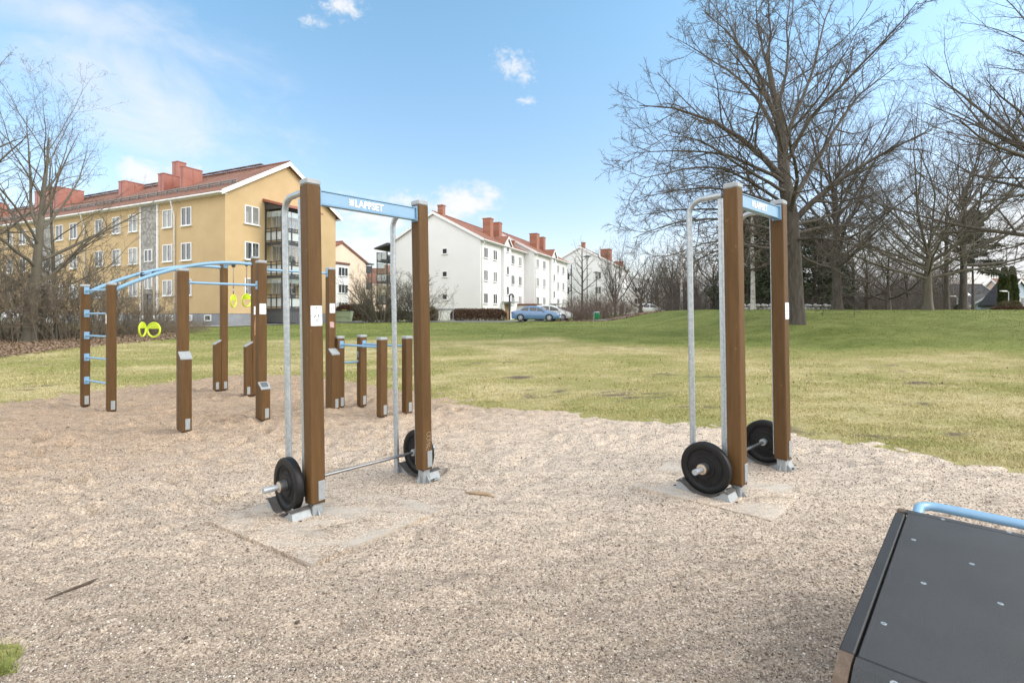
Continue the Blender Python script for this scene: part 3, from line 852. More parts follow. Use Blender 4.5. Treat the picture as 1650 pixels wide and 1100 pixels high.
def rest(label, rackP, ang, x, y):
    c, s_ = math.cos(ang), math.sin(ang)
    t = thing('barbell_rest', label, 'barbell rest', (rackP[0] + x * c - y * s_, rackP[1] + x * s_ + y * c, rackP[2] + .006), ang, 'steel plate rests under the barbells')
    W = .155
    for sg in (-1, 1):
        poly = [(.262, -.02), (.25, .012), (.222, .074), (.185, .080), (.150, .040), (.070, .004), (.065, -.02)]
        mb = MB().prism([(sg * p, q) for p, q in poly], (-W / 2, 0, 0), (0, 1, 0), (0, 0, 1), (W, 0, 0))
        mb.box((0, sg * .272, .004), (W * .5, .05, .006), ch=.002)
        br = mb.build('bracket', galvp, t)
        MB().lathe((-.03, sg * .282, .007), (0, 0, 1), [(.011, 0), (.011, .008), (0, .009)], 8).build('anchor_bolt', boltm, br)
    prof = [(-.235, .083), (-.20, .092), (-.165, .074), (-.11, .036), (-.05, .014), (0, .009), (.05, .014), (.11, .036), (.165, .074), (.20, .092), (.235, .083)]
    mb = MB(); n = len(prof); th = .011; w = W / 2 + .012
    vs = [(sx * w, p, q + dz) for sx in (-1, 1) for dz in (-th, 0) for p, q in prof]
    fs = []
    for i in range(n - 1):
        fs += [(n + i, n + i + 1, 3 * n + i + 1, 3 * n + i), (i, 2 * n + i, 2 * n + i + 1, i + 1), (i, i + 1, n + i + 1, n + i), (2 * n + i, 3 * n + i, 3 * n + i + 1, 2 * n + i + 1)]
    fs += [(0, n, 3 * n, 2 * n), (n - 1, 3 * n - 1, 4 * n - 1, 2 * n - 1)]
    mb.add(vs, fs)
    m = mb.build('rubber_mat', matr, t)
    mb = MB()
    for sx in (-.06, .06):
        for sy in (-.2, .2): mb.lathe((sx, sy, .0915), (0, 0, 1), [(.008, 0), (.008, .003), (0, .004)], 10)
    mb.build('screws', galvp, m)
    return t
rest('grey steel rest under the front weight of the barbell nearest the monkey bars', LP, LA, -.125, .215)
rest('grey steel rest behind the far post nearest the low parallel bars', LP, LA, 1.215, .215)
rest('grey steel rest under the front weight of the barbell before the oak', RP, RA, -.155, .215)
rest('grey steel rest behind the far post of the rack before the oak', RP, RA, RL + .12, .215)

# ------------------------------------------------------------------ monkey bar frame
A = math.radians(46.2); cu, su = math.cos(A), math.sin(A)
E1 = Vector((-cu, -su, 0)); E2 = Vector((su, -cu, 0))         # the two faces turned to the camera
RZ = Matrix.Rotation(A, 3, 'Z')
rig = thing('monkey_bars', 'brown timber monkey bar frame with light blue overhead tubes on the gravel', 'climbing frame', (-5.2, 8.7, 0), A)
PP = {'A': (-7.61, 8.85, 2.18), 'B': (-6.74, 8.35, 2.18), 'C': (-4.655, 7.02, 2.30), 'D': (-6.21, 10.7, 2.79), 'E': (-5.20, 10.05, 2.81), 'F': (-3.93, 7.78, 2.49), 'G': (-3.15, 8.62, 2.46)}
W = .128

def wpost(parent, x, y, h, slope=None, plates=(), name='post', lift=.03, z=None):
    """post standing at world x, y; slope = direction (world) in which the sloped cap falls"""
    zg = gz(x, y); p = None
    if slope is None:
        mb = MB().box((x, y, zg + (lift + h - .045) / 2), (W, W, h - .045 - lift), R=RZ, ch=.007)
        p = mb.build(name, wood, parent, world=True)
        MB().box((x, y, zg + h - .025), (W + .006, W + .006, .046), R=RZ, ch=.010).build('cap', capm, p, world=True)
    else:
        d = Vector(slope); sd = Vector((-d.y, d.x, 0)); q = W / 2; k = .085
        def prism(z0, za, zb, gr):
            q2 = q + gr
            vs = [Vector((x, y, zg + z0)) + d * a * q2 + sd * b * q2 for a, b in ((-1, -1), (1, -1), (1, 1), (-1, 1))]
            zt = [za, zb, zb, za]
            vt = [Vector((v.x, v.y, zg + zz)) for v, zz in zip(vs, zt)]
            return vs + vt, [(3, 2, 1, 0), (4, 5, 6, 7), (0, 1, 5, 4), (1, 2, 6, 5), (2, 3, 7, 6), (3, 0, 4, 7)]
        p = MB().add(*prism(lift, h - .012, h - k - .012, 0)).build(name, wood, parent, world=True)
        mb = MB(); vs, fs = prism(0, h, h - k, .006)
        for i in range(4): vs[i] = vs[i + 4] - Vector((0, 0, .022))
        mb.add(vs, fs); mb.build('sloped_cap', capm, p, world=True)
    for fc, off in plates:
        f = E1 if fc == 1 else E2; s_ = Vector((-f.y, f.x, 0))
        R = Matrix((s_, f, (0, 0, 1))).transposed()
        MB().box(Vector((x, y, zg + lift + .095)) + f * (W / 2 + .0022) + s_ * off, (.058, .004, .15), R=R, ch=.0015).build('base_plate', galvp, p, world=True)
    mb = MB().box((x, y, zg + lift - .003), (.112, .112, .008), R=RZ)
    for sx in (-.05, .05):
        for sy in (-.05, .05):
            q = Vector((x, y, zg + lift)) + RZ @ Vector((sx, sy, 0)); mb.lathe(q, (0, 0, -1), [(.009, -.002), (.009, .018), (0, .02)], 8)
    mb.lathe((x, y, zg + lift), (0, 0, -1), [(.045, -.002), (.045, .08)], 12)
    mb.build('bolt_flange', boltm, p, world=True)
    return p

POST = {}
for k, (x, y, h) in PP.items():
    POST[k] = wpost(rig, x, y, h, plates=((2, .015),))
def lowpost(k, side, h):
    x, y, _ = PP[k]; f = E1 if side == 1 else E2
    p = Vector((x, y, 0)) + f * (W + .004)
    return wpost(rig, p.x, p.y, h, slope=f, plates=((2, .015) if side == 2 else (2, -.01),), name='step_post')
lowpost('C', 2, 1.13); lowpost('D', 1, 1.10); lowpost('E', 1, 1.10); sF = lowpost('F', 2, .60); lowpost('G', 2, 1.06)
# dark display on the lowest sloped cap
x, y, _ = PP['F']; p = Vector((x, y, 0)) + E2 * (W + .004)
sl = Vector((E2.x, E2.y, -.66)).normalized(); sdv = Vector((-E2.y, E2.x, 0)); nn = sl.cross(sdv); nn = -nn if nn.z < 0 else nn
R = Matrix((sdv, sl, nn)).transposed()
MB().box(p + Vector((0, 0, gz(p.x, p.y) + .60 - .0425)) + nn * .003, (.098, .11, .004), R=R, ch=.001).build('display', mat('dark_display', (.09, .10, .11), (.13, .14, .14), 20, .15), sF, world=True)

def P3(k, z, f=None, off=W / 2 + .0): 
    v = Vector((PP[k][0], PP[k][1], z)); return v + (f * off if f is not None else Vector((0, 0, 0)))
def rail(pts, r, name='rail', ends=(True, True), parent=rig, fl=(.075, .13)):
    o = MB().tube(pts, r, 14).build(name, blue, parent, 40, world=True)
    for k, e in enumerate(ends):
        if not e: continue
        a, b_ = (Vector(pts[0]), Vector(pts[1])) if k == 0 else (Vector(pts[-1]), Vector(pts[-2]))
        d = (b_ - a); d.z = 0; d.normalize()
        # flange lies flat on whichever post face it meets
        best = max((E1, -E1, E2, -E2), key=lambda q: q.dot(d)); sd = Vector((-best.y, best.x, 0))
        Rm = Matrix((sd, best, (0, 0, 1))).transposed()
        MB().box(a + best * .004, (fl[0], .010, fl[1]), R=Rm, ch=.003).build('flange', blue, o, world=True)
    return o
def between(a, b_, za, zb, r, name, ends=(True, True), **kw):
    pa, pb = Vector((PP[a][0], PP[a][1], za)), Vector((PP[b_][0], PP[b_][1], zb))
    d = (pb - pa); d.z = 0; d.normalize()
    best = max((E1, -E1, E2, -E2), key=lambda q: q.dot(d)); k = (W / 2) / max(.3, best.dot(d))
    return rail([pa + d * k, pb - d * k], r, name, ends, **kw)
for z in (2.065, 1.66, 1.27, .885, .475): between('A', 'B', z, z, .017, 'rung')
between('C', 'F', 2.10, 2.10, .019, 'pull_up_bar'); between('F', 'G', 2.35, 2.355, .019, 'pull_up_bar')
between('D', 'E', 2.70, 2.70, .017, 'ring_bar')
def arc(a, b_, z0, z1, zm, fe):
    pa, pb = Vector((PP[a][0], PP[a][1], 0)), Vector((PP[b_][0], PP[b_][1], 0)); d = (pb - pa); L = d.length; d.normalize()
    best = max((E1, -E1, E2, -E2), key=lambda q: q.dot(d))
    pts = []
    cc = 2 * (z0 + z1 - 2 * zm); bb = z1 - z0 - cc
    for s in np.linspace(.022, 1 - .022, 22):
        q = pa + d * (L * s); pts.append(Vector((q.x, q.y, z0 + bb * s + cc * s * s)))
    rail(pts, .033, 'arched_tube', fl=(.09, .15))
arc('A', 'D', 2.01, 2.64, 2.53, None); arc('B', 'E', 2.03, 2.645, 2.54, None)
# cross bar that carries the nearer rings
def arcp(a, b_, s, z0, z1, zm):
    pa, pb = Vector((PP[a][0], PP[a][1], 0)), Vector((PP[b_][0], PP[b_][1], 0)); q = pa.lerp(pb, s)
    cc = 2 * (z0 + z1 - 2 * zm); bb = z1 - z0 - cc
    return Vector((q.x, q.y, z0 + bb * s + cc * s * s))
def s_at(a, b_, u):
    pa, pb = PP[a], PP[b_]; k = (u - CX) / F
    return (k * pa[1] - pa[0]) / ((pb[0] - pa[0]) - k * (pb[1] - pa[1]))
c0, c1 = arcp('A', 'D', s_at('A', 'D', 221), 2.01, 2.64, 2.53), arcp('B', 'E', s_at('B', 'E', 259), 2.03, 2.645, 2.54)
rail([c0, c1], .018, 'ring_bar', (False, False))
for k, nm in (('F', 0), ('G', 1)):
    x, y, _ = PP[k]; q = Vector((x, y, 0)) + E2 * (W / 2 + .0005)
    Mi = ROOTM[rig.name].inverted(); ql = Mi @ q
    sgn, o, ex, n = sign(POST[k], ql.x, ql.y, (1.73 if k == 'F' else 1.75), .098, .165, (0, -1, 0), [(-.15, -.05, .14, .1), (.17, 0, .16, -.1)])
q = ROOTM[rig.name].inverted() @ (Vector((PP['E'][0], PP['E'][1], 0)) + E2 * (W / 2 + .0005))
sign(POST['E'], q.x, q.y, 1.72, .095, .165, (0, -1, 0), [(-.15, -.05, .14, .1), (.17, 0, .16, -.1)])
q = ROOTM[rig.name].inverted() @ (Vector((PP['B'][0], PP['B'][1], 0)) + E1 * (W / 2 + .0005))
sign(POST['B'], q.x, q.y, 1.57, .095, .16, (-1, 0, 0), [(-.15, -.05, .14, .1), (.17, 0, .16, -.1)])
# torn paper sticker and a scraped patch
x, y, _ = PP['G']; R = Matrix((Vector((-E2.y, E2.x, 0)), E2, (0, 0, 1))).transposed()
MB().prism([(-.04, -.05), (.035, -.055), (.03, .01), (.038, .03), (.0, .05), (-.045, .045)], Vector((x, y, 1.47)) + E2 * (W / 2 + .0006), Vector((-E2.y, E2.x, 0)), (0, 0, 1), E2 * .001).build('torn_sticker', mat('torn_paper', (.50, .38, .36), (.40, .22, .19), 25, .8), POST['G'], world=True)
x, y, _ = PP['E']
MB().prism([(-.035, -.26), (.03, -.22), (.045, -.02), (.025, .10), (-.02, .12), (-.04, -.05)], Vector((x, y, 1.48)) + E2 * (W / 2 + .0006), Vector((-E2.y, E2.x, 0)), (0, 0, 1), E2 * .0008).build('bare_wood_patch', mat('scraped_timber', (.33, .19, .09), (.24, .12, .055), 14, .7), POST['E'], world=True)

# low parallel bars
dip = thing('parallel_bars', 'four short brown posts carrying low light blue parallel bars', 'parallel bars', (-2.2, 8.6, 0), A)
def basep(u, v, k=0.0):
    Y = F * EYE / (v - HY); return Vector(((u - CX) / F * Y, Y, 0))
low = {}
for k, u, v, top in (('H', 547, 658, 541), ('I', 583, 655, 539), ('J', 615.5, 672, 543), ('K', 656, 667, 541)):
    b_ = basep(u, v); h = EYE + (HY - top) / F * b_.y
    PP[k] = (b_.x, b_.y, h); low[k] = wpost(dip, b_.x, b_.y, h, plates=((2, .018),))
zb = 1.12
between('H', 'J', zb, zb, .019, 'bar', parent=dip); between('I', 'K', zb, zb, .019, 'bar', parent=dip)
ph, pi_ = Vector(PP['H'][:2] + (0,)), Vector(PP['I'][:2] + (0,)); d = (pi_ - ph).normalized()
pts = [ph + d * .066 + Vector((0, 0, .98))] + [ph.lerp(pi_, s) + Vector((0, 0, .80 + .16 * max(0, (abs(s - .5) - .25) / .25) ** 2)) for s in np.linspace(.12, .88, 15)] + [pi_ - d * .066 + Vector((0, 0, .99))]
rail(pts, .017, 'curved_bar', (False, False), parent=dip)

# hanging rings
def ring(label, top, zc, turn, swing=0.0):
    t = thing('gym_ring', label, 'gym ring', top, turn, 'yellow rings on the monkey bars')
    L = top[2] - zc
    MB().box((0, 0, -.015), (.055, .075, .10), ch=.018).build('clamp', blackp, t)
    MB().tube([(0, 0, -.06), (0, 0, -L + .185)], .0115, 8).build('rope', webbing, t, True)
    MB().tube([(0, 0, -L + .26), (0, 0, -L + .185)], .0135, 10).build('rope_ferrule', galvp, t, True)
    sh = [(.016 * math.cos(a), 0, -L + .163 + .028 * math.sin(a)) for a in np.linspace(0, 2 * PI, 15)]
    MB().tube(sh, .005, 8, False).build('shackle', boltm, t, True)
    R = .128
    mb = MB(); c = Vector((0, 0, -L))
    mb.tube([c + Vector((R * math.cos(a), 0, R * math.sin(a))) for a in np.linspace(0, 2 * PI, 41)], .0155, 12, False)
    seg = [(R * math.cos(a), R * math.sin(a)) for a in np.linspace(.18, PI - .18, 16)]
    mb.prism(seg, c + Vector((0, -.008, 0)), (1, 0, 0), (0, 0, 1), (0, .016, 0))
    r = mb.build('grip_ring', lime, t, 50)
    mb = MB()
    for i in range(7): mb.box(c + Vector((-.045 + i * .015, -.0088, .052)), (.009, .002, .012))
    mb.build('moulded_marks', mat('dull_olive_print', (.38, .46, .02), (.34, .42, .02), 20, .5) if 'dull_olive_print' not in MATS else MATS['dull_olive_print'], r)
    return t
q0, q1 = c0.lerp(c1, .24), c0.lerp(c1, .72)
Yn = c0.lerp(c1, .5).y
ring('yellow ring turned half sideways, hanging nearer the ladder', q0, EYE + (505 - 531) / F * Yn, A + 1.0)
ring('yellow ring seen nearly flat on, hanging lowest beside the tall front post', q1, EYE + (505 - 531) / F * Yn, -.15)
d0, d1 = Vector((PP['D'][0], PP['D'][1], 2.70)), Vector((PP['E'][0], PP['E'][1], 2.70))
ring('narrow looking yellow ring turned sideways before the yellow gable wall', d0.lerp(d1, .32), EYE + (505 - 485) / F * 10.5, -1.45)
ring('yellow ring with open face hanging beside the tall post by the balconies', d0.lerp(d1, .74), EYE + (505 - 484) / F * 10.25, 1.38)

# ------------------------------------------------------------------ exercise platform in the near corner
ZT = .60
P0 = Vector((2.109, 2.716, 0)); ang = math.atan2(1.077, 1.011)
bx = thing('exercise_platform', 'dark grey topped exercise platform with brown rails and blue handle', 'exercise platform', P0, ang)
# local x points away from the camera along the long side, local -y across to the other side
Lx, Wy = 1.567, 1.25
gx = .008
def topz(mb, x0, x1, y0, y1, th=.016, z=ZT, ch=.003): mb.box(((x0 + x1) / 2, (y0 + y1) / 2, z - th / 2), (x1 - x0, y1 - y0, th), ch=ch)
mb = MB(); topz(mb, -Lx, -.052, -Wy + .048, -.048); panel = mb.build('top_panel', hpl, bx)
mb = MB(); topz(mb, -.046, .0, -Wy + .02, -.030); mb.build('rear_strip', hpl, bx)
for s0, s1 in ((-.040, 0.0), (-Wy, -Wy + .040)):
    mb = MB(); mb.box((-Lx / 2 - .045, (s0 + s1) / 2, ZT - .022), (Lx - .09, s1 - s0, .05), ch=.004); mb.build('edge_strip', hple, bx)
    # brown rails show beyond the strip at both ends; the front one curves down
    mb = MB(); yc = (s0 + s1) / 2; w = .037
    MB().box((-.022, yc, ZT - .035), (.045, w, .075), ch=.006).build('rail_end', rawwood, bx)
    prof = [(-Lx, ZT - .002), (-Lx - .05, ZT - .008), (-Lx - .10, ZT - .03), (-Lx - .135, ZT - .07), (-Lx - .15, ZT - .13), (-Lx - .15, -.05), (-Lx - .09, -.05), (-Lx - .09, ZT - .13), (-Lx - .06, ZT - .09), (-Lx, ZT - .07)]
    mb.prism(prof, (0, yc - w / 2, 0), (1, 0, 0), (0, 0, 1), (0, w, 0))
    mb.build('side_rail', rawwood, bx)
    MB().box((-.022, yc, ZT / 2 - .06), (.04, w * .96, ZT - .03)).build('leg', rawwood, bx)
prof = [(-Lx - .008, ZT), (-Lx - .05, ZT - .006), (-Lx - .10, ZT - .028), (-Lx - .135, ZT - .068), (-Lx - .148, ZT - .13), (-Lx - .148, .02), (-Lx - .132, .02), (-Lx - .132, ZT - .13), (-Lx - .12, ZT - .075), (-Lx - .09, ZT - .042), (-Lx - .045, ZT - .022), (-Lx - .008, ZT - .016)]
MB().prism(prof, (0, -Wy + .046, 0), (1, 0, 0), (0, 0, 1), (0, Wy - .092, 0)).build('curved_front_panel', hpl, bx, 40)
mb = MB(); mb.box((-Lx / 2 - .02, -Wy / 2, ZT - .045), (Lx + .05, Wy - .12, .05)); mb.build('underframe', blackp, bx)
mb = MB(); Mi = ROOTM[bx.name].inverted()
for u, v in ((1472, 869), (1488, 939), (1424, 1004), (1612, 972), (1519, 836), (1626, 857), (1566, 908), (1700, 1010), (1710, 920)):
    Y = F * (EYE - ZT) / (v - HY); q = Mi @ Vector(((u - CX) / F * Y, Y, ZT))
    MB().lathe((q.x, q.y, ZT - .001), (0, 0, 1), [(.0095, 0), (.009, .0022), (.0042, .0028), (.0038, .001), (0, .0008)], 16).build('screw', galv, panel, 40)
Y = F * (EYE - ZT) / (1085 - HY); q = Mi @ Vector(((1444 - CX) / F * Y, Y, ZT))
MB().lathe((-Lx - .055, q.y, ZT - .010), (-.25, 0, 1), [(.0115, 0), (.011, .0025), (.0045, .0032), (.004, .0015), (0, .0012)], 16).build('screw', galvp, panel, 40)
hz = ZT - .005; o_ = .17; R = .09
pts = [(-.03, -.085, hz - .03), (.02, -.085, hz - .012), (o_ - R, -.085, hz)]
pts += [(o_ - R + R * math.sin(a), -.085 - R + R * math.cos(a), hz) for a in np.linspace(.2, PI / 2, 8)]
pts += [(o_, -.3, hz), (o_, -Wy + .3, hz)]
pts += [(o_ - R + R * math.cos(a), -Wy + .085 + R - R * math.sin(a), hz) for a in np.linspace(.2, PI / 2, 8)] + [(.0, -Wy + .085, hz - .02)]
MB().tube(pts, .024, 18).build('handle', blue, bx, 40)

# ------------------------------------------------------------------ small litter on the gravel
def twig(name, label, pts, rad, m, group=None):
    P = []
    for u, v, lift in pts:
        Y = F * EYE / (v - HY); x = (u - CX) / F * Y; P.append((x, Y, float(sand_z(np.array(x), np.array(Y))) + lift))
    o = Vector(P[0]); mb = MB().tube([Vector(p) - o for p in P], rad, 7)
    ob = mb.build(name, m, None, True); ob.location = o
    return tag(ob, label, 'twig', group)
barktw = mat('dark_twig_bark', (.055, .038, .026), (.10, .07, .05), 30, .9, .4, 90)
paletw = mat('split_pale_wood', (.42, .30, .18), (.28, .20, .13), 30, .9, .4, 90, stretch=(3, 3, 1))
twig('fallen_twig', 'dark thin twig lying on the open gravel', [(73, 966, .004), (98, 956, .006), (125, 946, .008), (148, 937, .008), (158, 931, .006)], [.003, .006, .008, .010, .004], barktw)
twig('fallen_stick', 'short split stick lying between the two racks', [(749, 793, .01), (765, 795, .014), (786, 797, .014), (791, 799, .012), (797, 801, .006)], [.004, .014, .018, .014, .004], paletw)
twig('wood_splinter', 'tiny pale splinter on the concrete slab', [(628, 824.5, .012), (645, 819, .012)], [.004, .005], paletw)
# ------------------------------------------------------------------ buildings
WINC = {}


def window(root, p, face, w, h, nm=1, fm=None, gm=None, sill=True, name='window'):
    """window leaf at local point p (centre of the opening on the wall), looking along the local direction 'face'"""
    key = (w, h, nm, sill, (fm or whitet).name, (gm or glass).name)
    if key not in WINC:
        f = MB(); b = .07
        f.box((-w / 2 + b / 2, 0, 0), (b, .09, h)); f.box((w / 2 - b / 2, 0, 0), (b, .09, h))
        f.box((0, 0, h / 2 - b / 2), (w - 2 * b, .09, b)); f.box((0, 0, -h / 2 + b / 2), (w - 2 * b, .09, b))
        for k in range(nm):
            f.box((-w / 2 + w * (k + 1) / (nm + 1), -.002, 0), (b * 1.1, .085, h - 2 * b))
        if sill: f.box((0, -.05, -h / 2 - .03), (w + .12, .16, .05))
        fo = f.build('window', fm or whitet)
        g = MB().quad((-w / 2 + b, .0, -h / 2 + b), (w / 2 - b, .0, -h / 2 + b), (w / 2 - b, .0, h / 2 - b), (-w / 2 + b, .0, h / 2 - b))
        go = g.build('pane', gm or glass)
        WINC[key] = (fo.data, go.data)
        bpy.data.objects.remove(fo); bpy.data.objects.remove(go)
    fd, gd = WINC[key]
    o = bpy.data.objects.new(name, fd); COL.objects.link(o); o.parent = root
    ang = math.atan2(face[0], -face[1])
    o.location = Vector(p) + Vector((face[0], face[1], 0)) * .02; o.rotation_euler = (0, 0, ang)
    g = bpy.data.objects.new('pane', gd); COL.objects.link(g); g.parent = o
    return o


def gable_house(root, x0, x1, y0, y1, zb, ze, zr, wallm, roofm, plinth=None, over=.45, gover=.30, th=.20, trim=whitet, z_pl=.73, ridge_y=None):
    """walls and a saddle roof; ridge along local x"""
    ym = (y0 + y1) / 2 if ridge_y is None else ridge_y
    mb = MB()
    zp = zb + (z_pl if plinth else 0)
    mb.prism([(y0, zp), (y1, zp), (y1, ze), (ym, zr - .04), (y0, ze)], (x0, 0, 0), (0, 1, 0), (0, 0, 1), (x1 - x0, 0, 0))
    wl = mb.build('wall', wallm, root)
    if plinth:
        MB().box(((x0 + x1) / 2, (y0 + y1) / 2, (zb + zp) / 2 - .4), (x1 - x0 - .06, y1 - y0 - .06, zp - zb + .8)).build('plinth', plinth, root)
    mb = MB()
    for s, ye in ((-1, y0), (1, y1)):
        run = abs(ye - ym); sl = (zr - ze) / run
        yo = ye + s * over; zo = ze - sl * over
        poly = [(ym, zr), (yo, zo), (yo, zo + th), (ym, zr + th)]
        mb.prism(poly, (x0 - gover, 0, 0), (0, 1, 0), (0, 0, 1), (x1 - x0 + 2 * gover, 0, 0))
    mb.tube([(x0 - gover, ym, zr + th + .02), (x1 + gover, ym, zr + th + .02)], .12, 8)
    rf = mb.build('roof', roofm, root)
    sides = {}
    for s, ye in ((-1, y0), (1, y1)):
        run = abs(ye - ym); sl = (zr - ze) / run
        yo = ye + s * over; zo = ze - sl * over
        for xx, dx in ((x1 + gover + .003, .06), (x0 - gover - .003, -.06)):
            sides.setdefault(xx, MB()).prism([(ym, zr - .12), (yo + s * .02, zo - .12), (yo + s * .02, zo + th + .03), (ym, zr + th + .03)], (xx, 0, 0), (0, 1, 0), (0, 0, 1), (dx, 0, 0))
    for bb in sides.values(): bb.build('bargeboard', trim, root)
    for s, ye in ((-1, y0), (1, y1)):
        run = abs(ye - ym); sl = (zr - ze) / run
        yo = ye + s * (over + .06); zo = ze - sl * over
        MB().tube([(x0 - gover, yo, zo + .06), (x1 + gover, yo, zo + .06)], .075, 8).build('gutter', trim, root)
        MB().box(((x0 + x1) / 2, ye + s * over / 2, zo - .01), (x1 - x0 + 2 * gover - .1, over - .02, .03)).build('soffit', trim, root)
    return wl, rf


def drainpipe(root, pts, r=.055, m=whitet): return MB().tube(pts, r, 8).build('drainpipe', m, root, True)


def metal_chimney(rf, boxes, m, name='chimney', seams=True):
    mb = MB()
    for (x, y, w, d, z0, z1) in boxes:
        mb.box((x, y, (z0 + z1) / 2), (w, d, z1 - z0))
        mb.box((x, y, z1 + .03), (w + .08, d + .08, .07))
        if seams:
            n = max(1, int(d / .75))
            for k in range(1, n):
                yy = y - d / 2 + d * k / n
                for sx in (-1, 1): mb.box((x + sx * (w / 2 + .012), yy, (z0 + z1) / 2), (.024, .04, z1 - z0))
            mb.box((x, y - d / 2 - .012, (z0 + z1) / 2), (.04, .024, z1 - z0))
    return mb.build(name, m, rf)

# --- the long yellow house: local x points out of the visible gable, local y runs into the house
gy = .93
YH = thing('apartment_house', 'yellow rendered three storey apartment house with red tiled roof behind the monkey bars', 'apartment house', (-20.8, 36, gy), math.atan2(-.42, .908))
ZE, ZR = 9.65, 12.95
Lh, Dh = 62, 10.8
_, yroof = gable_house(YH, -Lh, 0, 0, Dh, 0, ZE, ZR, yellow, rooft, plinthm)
rows = ((8.34, 9.76), (5.69, 7.04), (3.03, 4.27))
cols = [4.4, 6.73, 11.3, 13.7, 16.3, 20.4, 22.8, 27.2, 29.6, 32.2, 36.3, 38.7, 43.1, 45.5, 48.1, 52.2, 54.6]
for c in cols:
    for z0, z1 in rows: window(YH, (-c, 0, (z0 + z1) / 2 - gy), (0, -1), 1.22, z1 - z0, 1)
for c in cols:
    if c > 34: continue
    window(YH, (-c + .2, .0, .40), (0, -1), .95, .46, 0, sill=False)
window(YH, (-1.9, 0, .40), (0, -1), .75, .46, 0, sill=False)
for st in (9.1, 25.0, 41.0):
    mb = MB(); mb.box((-st, -.035, ZE / 2), (2.1, .07, ZE - .35)); mb.build('stair_bay', stonep, YH)
    for sx in (-1.12, 1.12): MB().box((-st + sx, -.05, ZE / 2), (.16, .10, ZE - .35)).build('bay_border', whitet, YH)
    for z in (5.15, 2.95): window(YH, (-st, -.07, z + .2), (0, -1), 1.05, 1.0, 1, sill=False)
    d = MB(); d.box((-st, -.085, 1.10), (1.5, .06, 2.2)); dr = d.build('entrance_door', greydoor, YH)
    f = MB()
    for sx in (-.76, -.1, .76): f.box((-st + sx, -.12, 1.12), (.07, .06, 2.26))
    f.box((-st, -.12, 2.26), (1.6, .06, .08)); f.build('door_frame', blackp, dr)
for x in (5.6, 18.3, 34.3, 50.2):
    drainpipe(YH, [(-x, -.48, ZE - .17), (-x - .02, -.42, ZE - .55), (-x - .18, -.10, ZE - 1.35), (-x - .18, -.09, 0.1)])
# snow guard on hooks above the eave, roof walkway on the ridge
sl = (ZR - ZE) / (Dh / 2)
for dz in (0, .14):
    y = .75; MB().tube([(-Lh, y, ZE + sl * y + .36 + dz), (.2, y, ZE + sl * y + .36 + dz)], .055, 6).build('snow_guard', mat('weathered_rail', (.24, .22, .21), (.17, .15, .145), 8, .7) if 'weathered_rail' not in MATS else MATS['weathered_rail'], yroof)
mb = MB()
for k in range(46): 
    y = .75; mb.box((-.3 - k * 1.3, y, ZE + sl * y + .34), (.07, .22, .36))
mb.build('snow_guard_brackets', MATS['weathered_rail'], yroof)
mb = MB()
for k in range(33): mb.box((-3.2 - k * 1.8, Dh / 2 - .45, ZR + .26), (1.7, .30, .05)); mb.box((-3.2 - k * 1.8, Dh / 2 - .45, ZR + .12), (.05, .05, .3))
mb.build('roof_walkway', MATS['weathered_rail'], yroof)
def rz_(y): return ZE + sl * min(y, Dh - y) + .1
def chim(x, boxes):
    for bx_, y, w, d, z1 in boxes: metal_chimney(yroof, [(x + bx_, y, w, d, rz_(max(.5, y - d / 2)) - .35, z1)], redmetal)
chim(-11.45, [(0, 2.95, .8, 1.5, 12.75), (-.35, 3.95, .8, .75, 14.2), (2.7, 3.1, .5, 1.6, 13.05)])
chim(-19.0, [(0, 3.9, 1.0, 1.7, 13.15)])
chim(-29.3, [(0, 3.4, 1.3, 2.2, 13.5), (-2.2, 3.6, 1.0, 1.8, 13.7)])
chim(-33.5, [(0, 3.6, 1.2, 2.0, 13.6)])
chim(-46.0, [(0, 3.6, 1.4, 2.0, 13.7)])
